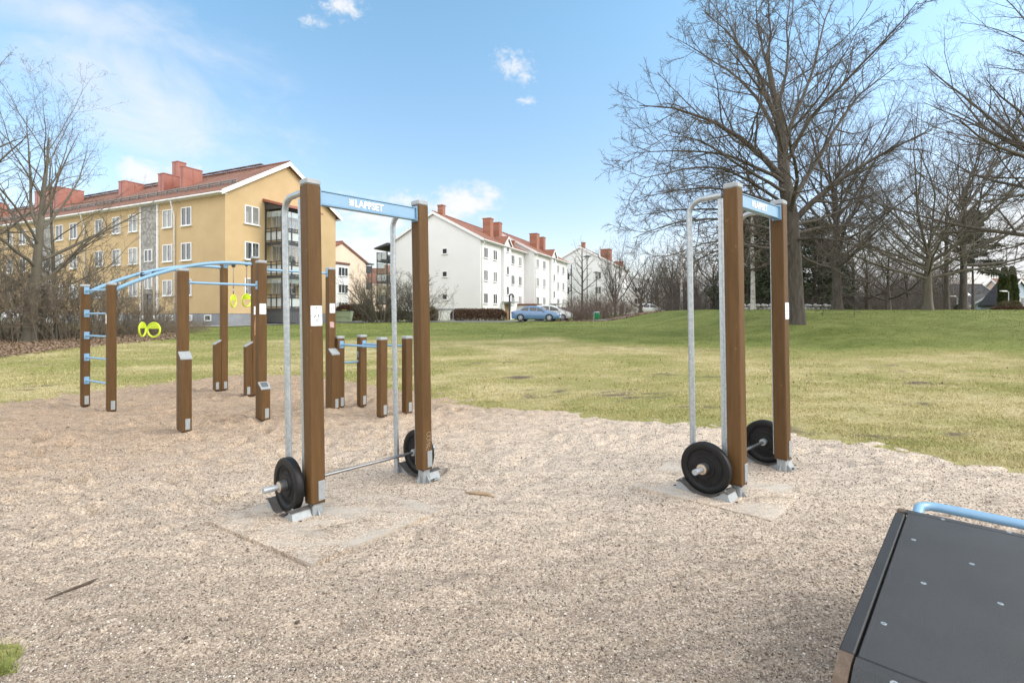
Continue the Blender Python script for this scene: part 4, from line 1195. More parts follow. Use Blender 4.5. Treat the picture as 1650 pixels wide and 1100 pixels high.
# gable windows and balcony stack
for z0, z1 in ((8.45, 9.85), (5.75, 7.10), (3.05, 4.35)):
    window(YH, (0, 2.15, (z0 + z1) / 2 - gy), (1, 0), 1.24, z1 - z0, 1)
by0, by1, bd = 3.3, 7.0, 1.9
levels = (1.15, 3.72, 6.32)
for lv in levels:
    b = MB(); b.box((bd / 2, (by0 + by1) / 2, lv - .12), (bd, by1 - by0, .22)); sb = b.build('balcony_floor', darkmetal, YH)
    rl = MB(); top = lv + 1.05
    for (xa, ya, xb, yb) in ((0.05, by0 + .03, bd - .03, by0 + .03), (bd - .03, by0 + .03, bd - .03, by1 - .03), (0.05, by1 - .03, bd - .03, by1 - .03)):
        for z in (top, top - .24, lv + .10):
            c = Vector(((xa + xb) / 2, (ya + yb) / 2, z)); rl.box(c, (abs(xb - xa) + .05, abs(yb - ya) + .05, .05))
        n = 3 if xa != xb else 4
        for k in range(n + 1): rl.box((xa + (xb - xa) * k / n, ya + (yb - ya) * k / n, lv + .55), (.06, .06, 1.1))
    rl.build('railing', darkmetal, sb)
    pn = MB(); t = top - .26; c = (lv + .12 + t) / 2; hh = t - lv - .12
    pn.box((bd / 2, by0 + .07, c), (bd - .16, .012, hh)); pn.box((bd - .075, (by0 + by1) / 2, c), (.012, by1 - by0 - .18, hh)); pn.box((bd / 2, by1 - .07, c), (bd - .16, .012, hh))
    pn.build('parapet_panel', frost, sb)
    gl = MB(); z0, z1 = top + .04, lv + 2.36
    gl.box((bd / 2, by0 + .055, (z0 + z1) / 2), (bd - .1, .01, z1 - z0)); gl.box((bd - .055, (by0 + by1) / 2, (z0 + z1) / 2), (.01, by1 - by0 - .12, z1 - z0))
    gl.build('glazing', clear, sb)
    fr = MB()
    for k in range(5): fr.box((bd - .05, by0 + .05 + (by1 - by0 - .1) * k / 4, (z0 + z1) / 2), (.03, .03, z1 - z0))
    for k in range(1, 4): fr.box((.1 + (bd - .15) * k / 3, by0 + .05, (z0 + z1) / 2), (.025, .025, z1 - z0))
    fr.build('glazing_bars', capm, sb)
    bl = MB(); bl.box((bd / 2, by0 + .11, z1 - .2), (bd - .22, .01, .42)); bl.box((bd - .12, (by0 + by1) / 2, z1 - .2), (.01, by1 - by0 - .3, .42)); 
    if lv != levels[1]: bl.build('blind', frost, sb)
    dw = MB(); dw.box((.04, by0 + 2.3, lv + 1.05), (.06, 1.3, 2.05)); dw.build('balcony_door', glass, sb)
    df = MB()
    for k in (0, .5, 1): df.box((.06, by0 + 1.65 + 1.3 * k, lv + 1.05), (.07, .09, 2.1))
    df.build('door_frame', whitet, sb)
for yy in (by0 + .04, by1 - .04):
    for xx in (.05, bd - .05): MB().box((xx, yy, 5.0), (.09, .09, 7.9)).build('balcony_post', darkmetal, YH)
mb = MB(); mb.prism([(0, 9.50), (bd + .25, 8.95), (bd + .25, 9.12), (0, 9.72)], (0, by0 - .2, 0), (1, 0, 0), (0, 0, 1), (0, by1 - by0 + .4, 0)); br = mb.build('balcony_roof', redmetal, YH)
MB().prism([(0, 8.85), (bd - .02, 8.85), (bd - .02, 8.99), (0, 9.44)], (0, by0 - .02, 0), (1, 0, 0), (0, 0, 1), (0, by1 - by0 + .04, 0)).build('roof_soffit', darkmetal, br)
mb = MB(); mb.box((bd - .06, (by0 + by1) / 2, .46), (.05, by1 - by0 - .1, .92)); mb.box((bd / 2, by0 + .06, .46), (bd - .1, .05, .92))
for k in range(16): mb.box((bd - .03, by0 + .12 + k * .23, .46), (.02, .05, .92))
mb.build('basement_screen', mat('grey_slatted_screen', (.06, .062, .065), (.085, .087, .09), 6, .7), YH)

# --- cream house beyond it
CH = thing('apartment_house', 'cream rendered apartment house with white bay, partly hidden by the yellow house', 'apartment house', (-28.3, 71.1, .8), math.atan2(-.42, .908))
gable_house(CH, -30, 0, 0, 10.8, -.5, 9.1, 11.7, creamw, roofb, None, .3, .12, .16, trim=roofb)
mb = MB(); mb.box((.25, 4.9, 4.2), (.5, 2.9, 8.2)); bay = mb.build('bay', whitew, CH)
mb = MB(); mb.box((.3, 4.9, 8.45), (.75, 3.1, .3)); mb.build('bay_roof', rooft, bay)
for z in (1.9, 4.6, 7.2): window(CH, (.5, 5.1, z), (1, 0), 2.0, 1.35, 2, gm=glassd)
for z in (1.9, 4.6, 7.2): window(CH, (0, 1.6, z), (1, 0), 1.2, 1.35, 1)
mb = MB()
for z in (2.2, 4.9, 7.6): mb.box((-.9, 11.5, z), (1.8, 1.5, .16)); mb.box((-.9, 12.2, z + .55), (1.8, .05, 1.0)); mb.box((-.02, 11.5, z + .55), (.05, 1.4, 1.0))
mb.box((-.9, 11.6, 9.0), (2.2, 1.9, .18))
for q in (-.03, -1.75): mb.box((q, 12.2, 5), (.09, .09, 8.2))
mb.build('balcony', darkmetal, CH)

# --- white pair: block one and block two stand in one row, local x out of the visible gable
WA = math.atan2(-.922, -.386)
def white_block(label, loc, L, W_, tower=True, side_balc=True, plinth_z=-.6, stair=7.4, wx=(1.4, 4.2, 10.1, 12.8), sm_win=True):
    t = thing('apartment_house', label, 'apartment house', loc, WA, 'white three storey apartment houses')
    _, rf = gable_house(t, -L, 0, -W_, 0, plinth_z, 10.05, 13.55, whitew, roofb, None, .5, .22, .2)
    for x in wx:
        for z0, z1 in ((7.78, 9.08), (4.96, 6.30), (2.16, 3.46)): window(t, (-x, 0, (z0 + z1) / 2), (0, 1), 1.15, z1 - z0, 1)
    if tower:
        mb = MB(); mb.prism([(-1.2, plinth_z), (1.2, plinth_z), (1.2, 10.05), (0, 11.1), (-1.2, 10.05)], (-stair, 0, 0), (1, 0, 0), (0, 0, 1), (0, .38, 0)); tw = mb.build('stair_tower', whitew, t)
        mb = MB()
        for s in (-1, 1): mb.prism([(0, 11.12), (s * 1.4, 9.9), (s * 1.4, 10.1), (0, 11.34)], (-stair, -1.5, 0), (1, 0, 0), (0, 0, 1), (0, 2.05, 0))
        mb.build('tower_roof', roofb, tw)
        mb = MB()
        for s in (-1, 1): mb.prism([(0, 11.02), (s * 1.42, 9.8), (s * 1.42, 10.02), (0, 11.26)], (-stair, .56, 0), (1, 0, 0), (0, 0, 1), (0, .06, 0))
        mb.build('bargeboard', whitet, tw)
        for z, h in ((9.6, .9), (6.7, 1.15), (4.0, 1.15)): window(t, (-stair, .38, z), (0, 1), .8, h, 0, gm=glassd)
        d = MB(); d.box((-stair + .2, .42, 1.1), (1.3, .08, 2.2)); dr = d.build('entrance_door', door_m, t)
        MB().box((-stair, .9, 2.45), (3.0, 1.4, .14)).build('door_canopy', capm, t)
    if sm_win:
        for z in (8.7, 5.85, 3.0): window(t, (0, -W_ * .375, z), (1, 0), .72, .72, 0, gm=glassd)
    drainpipe(t, [(-.35, .5, 9.95), (-.3, .35, 9.5), (-.25, .08, 9.1), (-.25, .08, .2)], .06)
    return t, rf
def brick_chimney(rf, boxes):
    for x, y, w, d, z0, z1 in boxes:
        mb = MB(); mb.box((x, y, (z0 + z1) / 2), (w, d, z1 - z0)); mb.box((x, y, z1 + .05), (w + .12, d + .12, .14)); mb.build('chimney', brick, rf)
W1, rf1 = white_block('white rendered apartment house with garage door and big white gable behind the first rack', (-3.8, 60, .72), 15.6, 13.2)
brick_chimney(rf1, [(-1.6, -6.4, .65, .75, 13.0, 14.75), (-8.2, -2.9, 1.0, 1.15, 11, 13.95), (-11.3, -2.9, .9, 1.05, 11, 13.9), (-13.4, -1.3, .4, .4, 10.5, 11.5)])
mb = MB()
for z in (2.2, 5.0, 7.8):
    mb.box((-1.2, -14.1, z), (3.4, 1.8, .18))
    for q in (.3, -.9, -2.1): mb.box((q, -14.95, z + .55), (.06, .06, 1.1))
    for q in (-13.4, -14.2, -14.95): mb.box((.45, q, z + .55), (.06, .06, 1.1))
    mb.box((-1.2, -14.95, z + 1.1), (3.4, .06, .06)); mb.box((.45, -14.15, z + 1.1), (.06, 1.6, .06))
mb.box((.45, -13.35, 5.0), (.12, .12, 8)); mb.box((.45, -14.95, 5.0), (.09, .09, 8))
bl = mb.build('balcony', darkmetal, W1)
mb = MB()
for z in (2.2, 5.0, 7.8): mb.box((.45, -14.15, z + .62), (.02, 1.5, .8)); mb.box((-1.2, -14.95, z + .62), (3.2, .02, .8))
mb.build('parapet_panel', frost, bl)
mb = MB()
for z in (2.2, 5.0): mb.box((.45, -14.15, z + 1.85), (.012, 1.5, 1.5)); mb.box((-1.2, -14.95, z + 1.85), (3.2, .012, 1.5))
mb.build('glazing', clear, bl)
mb = MB(); mb.prism([(-13.0, 9.75), (-15.1, 9.35), (-15.1, 9.5), (-13.0, 10.1)], (-3.2, 0, 0), (0, 1, 0), (0, 0, 1), (4.1, 0, 0)); mb.build('balcony_roof', darkmetal, W1)
g = MB(); g.box((.03, -4.7, .35), (.06, 2.3, 2.0)); gd = g.build('garage_door', whitet, W1)
g = MB(); g.box((.05, -5.95, .35), (.1, .2, 2.2)); g.box((.05, -3.45, .35), (.1, .2, 2.2)); g.box((.05, -4.7, 1.45), (.1, 2.7, .2)); g.build('door_frame', capm, gd)
W2, rf2 = white_block('white rendered apartment house stepped forward beyond the parked blue car', (3.28, 73, .72), 17.2, 13.2, stair=8.2, wx=(1.4, 4.4, 11.6, 14.6), sm_win=False)
brick_chimney(rf2, [(-1.4, -6.4, .75, .8, 13.0, 14.65), (-8.0, -2.9, 1.3, 1.25, 11, 13.9), (-11.4, -2.9, 1.0, 1.15, 11, 13.8)])
mb = MB(); mb.prism([(0, 0), (0, 3.2), (-3.6, 1.9), (-3.6, 0)], (.02, -.3, 0), (1, 0, 0), (0, 0, 1), (0, -1.9, 0)); 
mb = MB(); mb.box((1.4, -.3, 1.0), (2.7, 2.4, 2.2)); ann = mb.build('porch', whitew, W2)
mb = MB(); mb.box((1.45, -.2, 2.2), (3.0, 2.9, .25)); mb.build('porch_roof', rooft, ann)
mb = MB()
for z in (2.2, 5.0, 7.8):
    for q in (-.05, .5): mb.box((-17.6, q, z + .6), (.08, .08, 1.2))
    mb.box((-17.6, .25, z), (.9, .8, .14)); mb.box((-17.6, .62, z + 1.1), (.9, .06, .06))
mb.box((-17.7, .6, 5), (.12, .12, 9.6)); mb.build('balcony', darkmetal, W2)
W3, rf3 = white_block('white apartment house farther back, its gable showing through bare branches', (19.2, 93.5, .9), 16, 13.2, sm_win=False)
brick_chimney(rf3, [(-1.2, -6.2, .7, .7, 13, 14.5), (-3.5, -2.2, 2.2, 1.8, 11, 13.2)])
for y in (-3.0, -9.2):
    for z in (2.4, 5.2, 8.0): window(W3, (0, y, z), (1, 0), 1.2, 1.4, 1, gm=glassd)
WB = thing('apartment_house', 'small looking distant white block with dark windows behind the bare trees', 'apartment house', (27.2, 118, .9), WA + .25)
gable_house(WB, -14, 0, -6.6, 6.6, -1, 8.4, 9.6, whitew, roofb, None, .3, .2)
for y in (-4.4, -.9, 2.6):
    for z in (1.2, 3.7, 6.3): window(WB, (0, y, z), (1, 0), 1.6, 1.3, 1, gm=glassd)
CB = thing('apartment_house', 'distant cream rendered gable beside the small white block', 'apartment house', (21.6, 112, .9), WA + .1)
gable_house(CB, -12, 0, -5.5, 1.5, -1, 6.6, 8.6, creamw, roofb, None, .3, .2)
OH = thing('dwelling_house', 'distant house with orange tiled roof in the gap before the white balconies', 'house', (-35.5, 128, .8), .15)
gable_house(OH, -2, 13, 0, 9, -1, 8.6, 12.6, creamw, rooft, None, .4, .3)
mb = MB(); mb.box((3.2, 3.4, 12.6), (1.8, 1.4, 2.2)); mb.build('chimney', brick, OH)
mb = MB(); mb.prism([(-1.5, 7.4), (1.5, 7.4), (1.5, 8.8), (0, 10.4), (-1.5, 8.8)], (3.6, -.5, 0), (1, 0, 0), (0, 0, 1), (0, 3, 0)); dm = mb.build('dormer', creamw, OH)
window(OH, (3.6, -.5, 8.8), (0, -1), 1.2, 1.2, 0, gm=glassd)

# --- low houses at the far side of the hill
lightblue = mat('pale_blue_boards', (.44, .52, .60), (.40, .48, .56), 2, .8, stretch=(1, 1, 6))
gz_ = 1.35
GH = thing('dwelling_house', 'low white house with wide dark grey roof and skylight beyond the hill', 'house', (90.5, 95, gz_), .02)
gable_house(GH, -3.6, 4.6, 0, 11, -1, 1.95, 6.0, whitew, roofg, None, .5, .3, .16)
mb = MB(); mb.box((-6.0, 3.5, .5), (3.2, 5.2, 2.9)); ann = mb.build('annex', whitew, GH)
mb = MB(); mb.prism([(-2.2, 1.7), (2.2, 1.7), (2.2, 1.9), (0, 3.9), (-2.2, 1.9)], (-5.8, .5, 0), (1, 0, 0), (0, 0, 1), (0, 6, 0)); mb.build('annex_roof', roofg, ann)
mb = MB(); mb.box((-.9, 2.6, 4.02), (1.0, 1.1, .08), R=Matrix.Rotation(.635, 3, 'X')); mb.build('skylight', whitet, GH)
mb = MB(); mb.box((-2.2, -.95, 1.55), (3.0, 1.7, .12)); mb.box((-3.6, -1.7, .3), (.14, .14, 2.5)); mb.box((-.8, -1.7, .3), (.14, .14, 2.5)); mb.box((-2.2, -1.72, .9), (2.8, .06, .1)); mb.build('porch', whitet, GH)
for x in (-2.9, -1.3, .3, 1.6): window(GH, (x, 0, .95), (0, -1), 1.0, 1.1, 1, gm=glassd)
mb = MB()
for s in (-1, 1): mb.prism([(0, 4.25), (s * 3.6, 1.55), (s * 3.6, 1.9), (0, 4.6)], (4.6, -2.2, 0), (1, 0, 0), (0, 0, 1), (0, .1, 0))
mb.build('bargeboard', whitet, GH)
MB().prism([(-3.2, -1), (3.2, -1), (3.2, 1.75), (0, 4.2), (-3.2, 1.75)], (4.6, -2.1, 0), (1, 0, 0), (0, 0, 1), (0, 2.0, 0)).build('gable_wing', lightblue, GH)
BH = thing('dwelling_house', 'pale blue boarded house with white bargeboards beside the two thuja columns', 'house', (82.2, 80, gz_), .05)
gable_house(BH, -2.2, 6.4, 0, 6, -1, 1.6, 3.2, lightblue, rooft, None, .4, .3)
mb = MB(); mb.prism([(-3.3, -1), (3.3, -1), (3.3, 1.8), (0, 5.5), (-3.3, 1.8)], (-1.2, -.6, 0), (1, 0, 0), (0, 0, 1), (0, 3, 0)); wg = mb.build('gable_wing', lightblue, BH)
mb = MB()
for s in (-1, 1): mb.prism([(0, 5.5), (s * 3.7, 1.35), (s * 3.7, 1.7), (0, 5.9)], (-1.2, -.9, 0), (1, 0, 0), (0, 0, 1), (0, 3.4, 0))
mb.build('wing_roof', roofg, wg)
mb = MB()
for s in (-1, 1): mb.prism([(0, 5.45), (s * 3.75, 1.25), (s * 3.75, 1.6), (0, 5.85)], (-1.2, -.98, 0), (1, 0, 0), (0, 0, 1), (0, .07, 0))
mb.build('bargeboard', whitet, wg)
window(BH, (-.4, -.6, 2.2), (0, -1), 1.3, 1.4, 1, gm=glassd)
for x in (-.9, 1.0): window(BH, (x, -.6, -.2), (0, -1), 1.2, 1.0, 1, gm=glassd)
mb = MB(); mb.box((3.0, 2.0, 4.2), (3.2, 3.2, 3.2)); 
RH = thing('dwelling_house', 'house with red tiled roof showing above the pale blue gable at the picture edge', 'house', (102, 96, gz_), .05)
gable_house(RH, -5.2, 6, 0, 8, -1, 3.2, 7.0, creamw, rooft, None, .4, .3)
# ------------------------------------------------------------------ vegetation
def nrm(v): return v / np.maximum(np.linalg.norm(v, axis=-1, keepdims=True), 1e-9)


def grow(rng, p0, d, L, r, P, wander=.12, up=0.03, taper=.72):
    n = len(p0); pts = np.zeros((n, P, 3)); pts[:, 0] = p0; d = nrm(np.array(d, float))
    step = (L / (P - 1))[:, None]
    for k in range(1, P):
        d = nrm(d + rng.normal(0, wander, (n, 3)) + np.array([0, 0, 1.0]) * (up if np.isscalar(up) else up[:, None]))
        pts[:, k] = pts[:, k - 1] + d * step
    s = np.linspace(0, 1, P)[None]
    rad = r[:, None] * (1 - taper * s)
    return pts, rad


def spawn(rng, pts, rad, Lp, m, smin=.2, ang=.8, asd=.2, lr=.5, rr=.6, fall=.5, rmin=.004, upb=0.0):
    n, P, _ = pts.shape
    s = smin + (1 - smin) * (np.arange(m)[None] + rng.random((n, m))) / m
    s = np.minimum(s, .985); q = s * (P - 1); i = np.floor(q).astype(int); f = (q - i)[..., None]
    row = np.arange(n)[:, None]
    p = pts[row, i] * (1 - f) + pts[row, i + 1] * f
    t = nrm(pts[row, i + 1] - pts[row, i])
    ra = rad[row, i] * (1 - f[..., 0]) + rad[row, i + 1] * f[..., 0]
    ref = np.where(np.abs(t[..., 2:3]) < .9, np.array([0, 0, 1.0]), np.array([1.0, 0, 0]))
    a = nrm(np.cross(t, ref)); b = np.cross(t, a)
    az = (np.arange(m)[None] * 2.4 + rng.random((n, 1)) * 6.28 + rng.normal(0, .5, (n, m)))[..., None]
    an = np.clip(rng.normal(ang, asd, (n, m)), .2, 1.6)[..., None]
    d = t * np.cos(an) + (a * np.cos(az) + b * np.sin(az)) * np.sin(an)
    d = nrm(d + np.array([0, 0, upb]))
    L = Lp[:, None] * lr * (1 - fall * (s - smin) / (1 - smin)) * rng.uniform(.6, 1.25, (n, m))
    r = np.maximum(ra * rr, rmin)
    return p.reshape(-1, 3), d.reshape(-1, 3), L.ravel(), r.ravel()


def tubes(pts, rad, n):
    B, P, _ = pts.shape
    t = np.empty_like(pts); t[:, 1:-1] = pts[:, 2:] - pts[:, :-2]; t[:, 0] = pts[:, 1] - pts[:, 0]; t[:, -1] = pts[:, -1] - pts[:, -2]
    t = nrm(t); av = nrm(pts[:, -1] - pts[:, 0])
    ref = np.zeros((B, 3)); ref[np.arange(B), np.argmin(np.abs(av), 1)] = 1
    a = nrm(np.cross(t, ref[:, None])); b = np.cross(t, a)
    th = np.arange(n) * 2 * PI / n
    v = pts[:, :, None] + (a[:, :, None] * np.cos(th)[None, None, :, None] + b[:, :, None] * np.sin(th)[None, None, :, None]) * rad[:, :, None, None]
    idx = np.arange(B * P * n).reshape(B, P, n); nx = np.roll(idx, -1, 2)
    f = np.stack([idx[:, :-1], nx[:, :-1], nx[:, 1:], idx[:, 1:]], -1).reshape(-1, 4)
    return v.reshape(-1, 3), f


class NB:
    def __init__(s): s.v = []; s.f = []; s.n = 0
    def tubes(s, pts, rad, n):
        v, f = tubes(pts, rad, n); s.v.append(v); s.f.append(f + s.n); s.n += len(v)
    def build(s, name, m, parent, smooth=True): return np_mesh(name, np.concatenate(s.v), np.concatenate(s.f), m, parent, smooth)


def trunk_of(rng, H, r, lean=(0, 0), P=22, flare=1.4, wob=.02, top=.34):
    s = np.linspace(0, 1, P); z = H * s
    x = lean[0] * s + np.cumsum(rng.normal(0, wob, P)) * s; y = lean[1] * s + np.cumsum(rng.normal(0, wob, P)) * s
    x -= x[0]; y -= y[0]
    pts = np.stack([x, y, z - .15], -1)[None]
    rad = (r * (1 - (1 - top) * s) * (1 + (flare - 1) * np.exp(-z / (r * 1.1))))[None]
    return pts, rad


def trunk_mesh(pts, rad, seed, parent, m=None, n=20):
    v, f = tubes(pts, rad, n); v = v.reshape(-1, n, 3); c = pts[0][:, None]
    rng = np.random.default_rng(seed); ph = rng.random(4) * 6.28
    th = np.arange(n) * 2 * PI / n
    k = 1 + .07 * np.cos(3 * th + ph[0]) + .05 * np.cos(5 * th + ph[1]) + .03 * np.cos(8 * th + ph[2])
    base = np.exp(-(pts[0][:, 2] - pts[0][0, 2]) / 0.8)[:, None]
    k = 1 + (k[None] - 1) * (.7 + 1.8 * base)
    v = c + (v - c) * k[..., None]
    return np_mesh('trunk', v.reshape(-1, 3), f, m or barkd, parent, True)


def crown(rng, limbs, lrad, LL, par, parent, m1=None, m2=None, P1=None):
    """limbs (n,P,3) already laid out; par: list of level dicts"""
    nb = NB(); nt = NB()
    nb.tubes(limbs, lrad, 8)
    pts, rad, L = limbs, lrad, LL
    for k, q in enumerate(par):
        p, d, L2, r = spawn(rng, pts, rad, L, q['m'], q.get('smin', .2), q.get('ang', .8), q.get('asd', .22), q['lr'], q.get('rr', .55), q.get('fall', .5), q.get('rmin', .004), q.get('upb', 0))
        P = q.get('P', 5)
        pts, rad = grow(rng, p, d, L2, r, P, q.get('w', .16), q.get('up', .03), q.get('taper', .7)); L = L2
        (nt if k >= 1 else nb).tubes(pts, rad, q.get('n', 5 if k == 0 else 3))
    nb.build('branches', m1 or barkd, parent); nt.build('twigs', m2 or barkt, parent)


def auto_limbs(rng, tp, tr, n, s0, s1, el0, el1, L0, L1, up, P=9, wander=.10, rk=.6, tip=None):
    """n limbs off a trunk polyline; elevation and length run from (el0, L0) low on the trunk to (el1, L1) at its head"""
    P_ = tp.shape[1]
    s = s0 + (s1 - s0) * (np.arange(n) + rng.random(n) * .8) / n; s = np.minimum(s, .99)
    q = s * (P_ - 1); i = np.minimum(np.floor(q).astype(int), P_ - 2); f = (q - i)[:, None]
    p = tp[0][i] * (1 - f) + tp[0][i + 1] * f
    r = (tr[0][i] * (1 - f[:, 0]) + tr[0][i + 1] * f[:, 0]) * rk * rng.uniform(.65, 1.1, n)
    k = (s - s0) / max(1e-6, s1 - s0)
    az = np.arange(n) * 2.399 + rng.random() * 6.28 + rng.normal(0, .3, n); el = el0 + (el1 - el0) * k + rng.normal(0, .1, n)
    d = np.stack([np.cos(az) * np.cos(el), np.sin(az) * np.cos(el), np.sin(el)], -1)
    L = (L0 + (L1 - L0) * k) * rng.uniform(.8, 1.15, n)
    pts, rad = grow(rng, p, d, L, r, P, wander, up, .86)
    return pts, rad, L


def big_tree(label, loc, seed, H, r, limbs, par, lean=(0, 0), m1=None, m2=None, tm=None, rz=0, group=None, name='bare_tree', flare=1.4, top=.34):
    t = thing(name, label, 'tree', loc, rz, group)
    rng = np.random.default_rng(seed)
    tp, tr = trunk_of(rng, H, r, lean, flare=flare, top=top)
    trunk_mesh(tp, tr, seed, t, tm or m1)
    lp, lr_, LL = auto_limbs(rng, tp, tr, **limbs)
    crown(rng, lp, lr_, LL, par, t, m1, m2)
    return t

DENSE = [dict(m=11, lr=.42, ang=.75, P=6, up=.05, rr=.55, w=.13), dict(m=8, lr=.50, ang=.75, P=5, up=.03, rr=.6, w=.16), dict(m=5, lr=.55, ang=.7, P=4, up=.02, rr=.65, rmin=.0055, w=.18)]
MED = [dict(m=9, lr=.40, ang=.75, P=6, up=.05, rr=.55, w=.13), dict(m=6, lr=.5, ang=.75, P=4, up=.03, rr=.6, w=.16), dict(m=4, lr=.55, ang=.7, P=3, up=.02, rr=.65, rmin=.006, w=.18)]

# --- the huge oak: main limbs follow the photograph, each with its own depth
OY = 26.0; OX = (1281 - CX) / F * OY; OZ = gz(OX, OY) - .05
oak = thing('oak_tree', 'huge bare spreading oak tree standing behind the barbell rack', 'tree', (OX, OY, OZ))
rng = np.random.default_rng(4)
def opx(cx, cy, dy=0.0):
    u, v = 1000 + cx / 2.2, cy / 2.2; Y = OY + dy
    return np.array([(u - CX) / F * Y - OX, dy, EYE + (HY - v) / F * Y - OZ])
tr_px = [(620, 1160), (620, 1060), (617, 960), (612, 860), (603, 760), (590, 690), (580, 620), (575, 540), (570, 460), (556, 380), (540, 320), (528, 250), (520, 190)]
tp = np.array([opx(a, b) for a, b in tr_px])[None]; tp[0, 0, 2] = -.12
rr_ = .86 * np.array([.50, .43, .405, .39, .39, .37, .33, .29, .25, .20, .17, .14, .11])[None]
rr_[0, 0] = .47
trunk_mesh(tp, rr_, 3, oak)
LIMB = [  # depth at the end, base radius, picture polyline (crop pixels)
    (-3.0, .21, [(582, 640), (500, 560), (430, 490), (330, 440), (200, 390), (60, 370)]),
    (3.5, .15, [(576, 525), (520, 430), (490, 350), (430, 290), (300, 200), (190, 140)]),
    (-2.5, .13, [(570, 450), (530, 330), (500, 230), (420, 130), (320, 30)]),
    (2.0, .12, [(560, 400), (570, 310), (600, 200), (590, 60), (610, -70)]),
    (4.5, .14, [(580, 500), (650, 340), (700, 200), (720, 60), (790, -60)]),
    (-4.0, .15, [(588, 580), (640, 440), (760, 330), (900, 180), (1030, 30)]),
    (3.0, .19, [(605, 720), (650, 640), (730, 480), (820, 340), (960, 240)]),
    (-2.0, .22, [(612, 790), (700, 700), (830, 600), (950, 540), (1090, 470)]),
    (-5.0, .13, [(582, 650), (490, 600), (400, 560), (250, 545), (50, 560)]),
    (4.0, .13, [(596, 740), (480, 705), (350, 660), (200, 670), (60, 700)]),
    (-3.5, .13, [(607, 830), (500, 800), (350, 780), (200, 790), (50, 850)]),
    (2.5, .10, [(610, 870), (480, 860), (350, 880), (180, 970)]),
    (-5.0, .12, [(612, 850), (700, 840), (800, 860), (930, 900)]),
    (5.0, .10, [(614, 880), (680, 930), (760, 935), (850, 990)]),
    (-6.0, .12, [(578, 560), (560, 420), (460, 250), (350, 110)]),
    (6.5, .14, [(600, 700), (560, 560), (620, 380), (660, 180)]),
    (-7.0, .14, [(600, 760), (640, 620), (600, 480), (560, 330)]),
    (7.0, .12, [(605, 800), (500, 740), (450, 650), (330, 600)]),
    (-6.5, .12, [(590, 680), (500, 640), (300, 500), (160, 480)]),
    (5.5, .12, [(608, 800), (760, 760), (870, 690), (1000, 640)]),
    (1.5, .09, [(525, 230), (490, 130), (480, 30), (460, -80)]),
    (-1.5, .09, [(522, 210), (545, 100), (520, 0), (540, -90)]),
    (3.0, .09, [(545, 330), (440, 200), (380, 60), (300, -40)]),
    (-3.0, .10, [(572, 480), (690, 380), (780, 220), (850, 90)]),
    (5.0, .12, [(600, 770), (470, 770), (330, 730), (190, 740), (40, 760)]),
    (-4.5, .11, [(610, 860), (520, 890), (420, 860), (300, 870), (140, 930)]),
    (3.5, .11, [(612, 880), (540, 940), (430, 950), (330, 990)]),
    (-5.5, .11, [(598, 740), (480, 640), (330, 590), (180, 610), (60, 640)]),
    (4.0, .12, [(615, 830), (740, 800), (880, 790), (1010, 830)]),
]
LP_, LR_, LN_ = [], [], []
for dy, r0, px in LIMB:
    n = len(px); ctl = np.array([opx(a, b, dy * (i / (n - 1)) ** 1.1) for i, (a, b) in enumerate(px)])
    seg = np.r_[0, np.cumsum(np.linalg.norm(np.diff(ctl, axis=0), axis=1))]; q = np.linspace(0, seg[-1], 12)
    pp = np.stack([np.interp(q, seg, ctl[:, k]) for k in range(3)], -1)
    for _ in range(2): pp[1:-1] = pp[1:-1] * .5 + (pp[:-2] + pp[2:]) * .25
    pp[1:] += np.cumsum(rng.normal(0, .035, (11, 3)), 0)
    LP_.append(pp); LR_.append(.82 * r0 * (1 - .88 * np.linspace(0, 1, 12) ** .9)); LN_.append(seg[-1])
crown(rng, np.array(LP_), np.array(LR_), np.array(LN_), [dict(m=17, lr=.36, ang=.72, P=7, up=.035, rr=.5, smin=.16, w=.13, rmin=.016), dict(m=9, lr=.46, ang=.72, P=5, up=.02, rr=.55, rmin=.012, w=.16), dict(m=7, lr=.52, ang=.7, P=4, up=.01, rr=.6, rmin=.0075, w=.18)], oak, barkd, barkt)

def base_at(u, Y): 
    x = (u - CX) / F * Y; return (x, Y, gz(x, Y) - .05)
big_tree('bare tree with forked trunk just right of the huge oak', base_at(1350, 38), 11, 9.5, .35, dict(n=26, s0=.34, s1=1, el0=.35, el1=1.25, L0=6.5, L1=10, up=.05), DENSE, lean=(-.3, 0))
big_tree('bare tree with short mossy trunk and low vase shaped crown on the hill', base_at(1495, 37), 12, 5.2, .34, dict(n=30, s0=.45, s1=1, el0=.12, el1=1.15, L0=9.5, L1=14.0, up=.06, rk=.5), DENSE, lean=(.1, .2), m1=barkl)
big_tree('bare tree with slim dark trunk between two thick trunks near the grey roofed house', base_at(1525, 45), 13, 9.5, .22, dict(n=16, s0=.35, s1=1, el0=.3, el1=1.2, L0=5.0, L1=6.0, up=.05), MED)
big_tree('bare tree with thick straight trunk standing before the grey roofed house', base_at(1553, 43), 14, 10.5, .30, dict(n=26, s0=.36, s1=1, el0=.1, el1=1.2, L0=8.5, L1=9.5, up=.045), DENSE)
big_tree('bare tree whose high branches reach in at the upper picture corner', base_at(1765, 22), 15, 10, .42, dict(n=28, s0=.40, s1=1, el0=.2, el1=1.2, L0=9.5, L1=9.0, up=.04, rk=.5), DENSE)
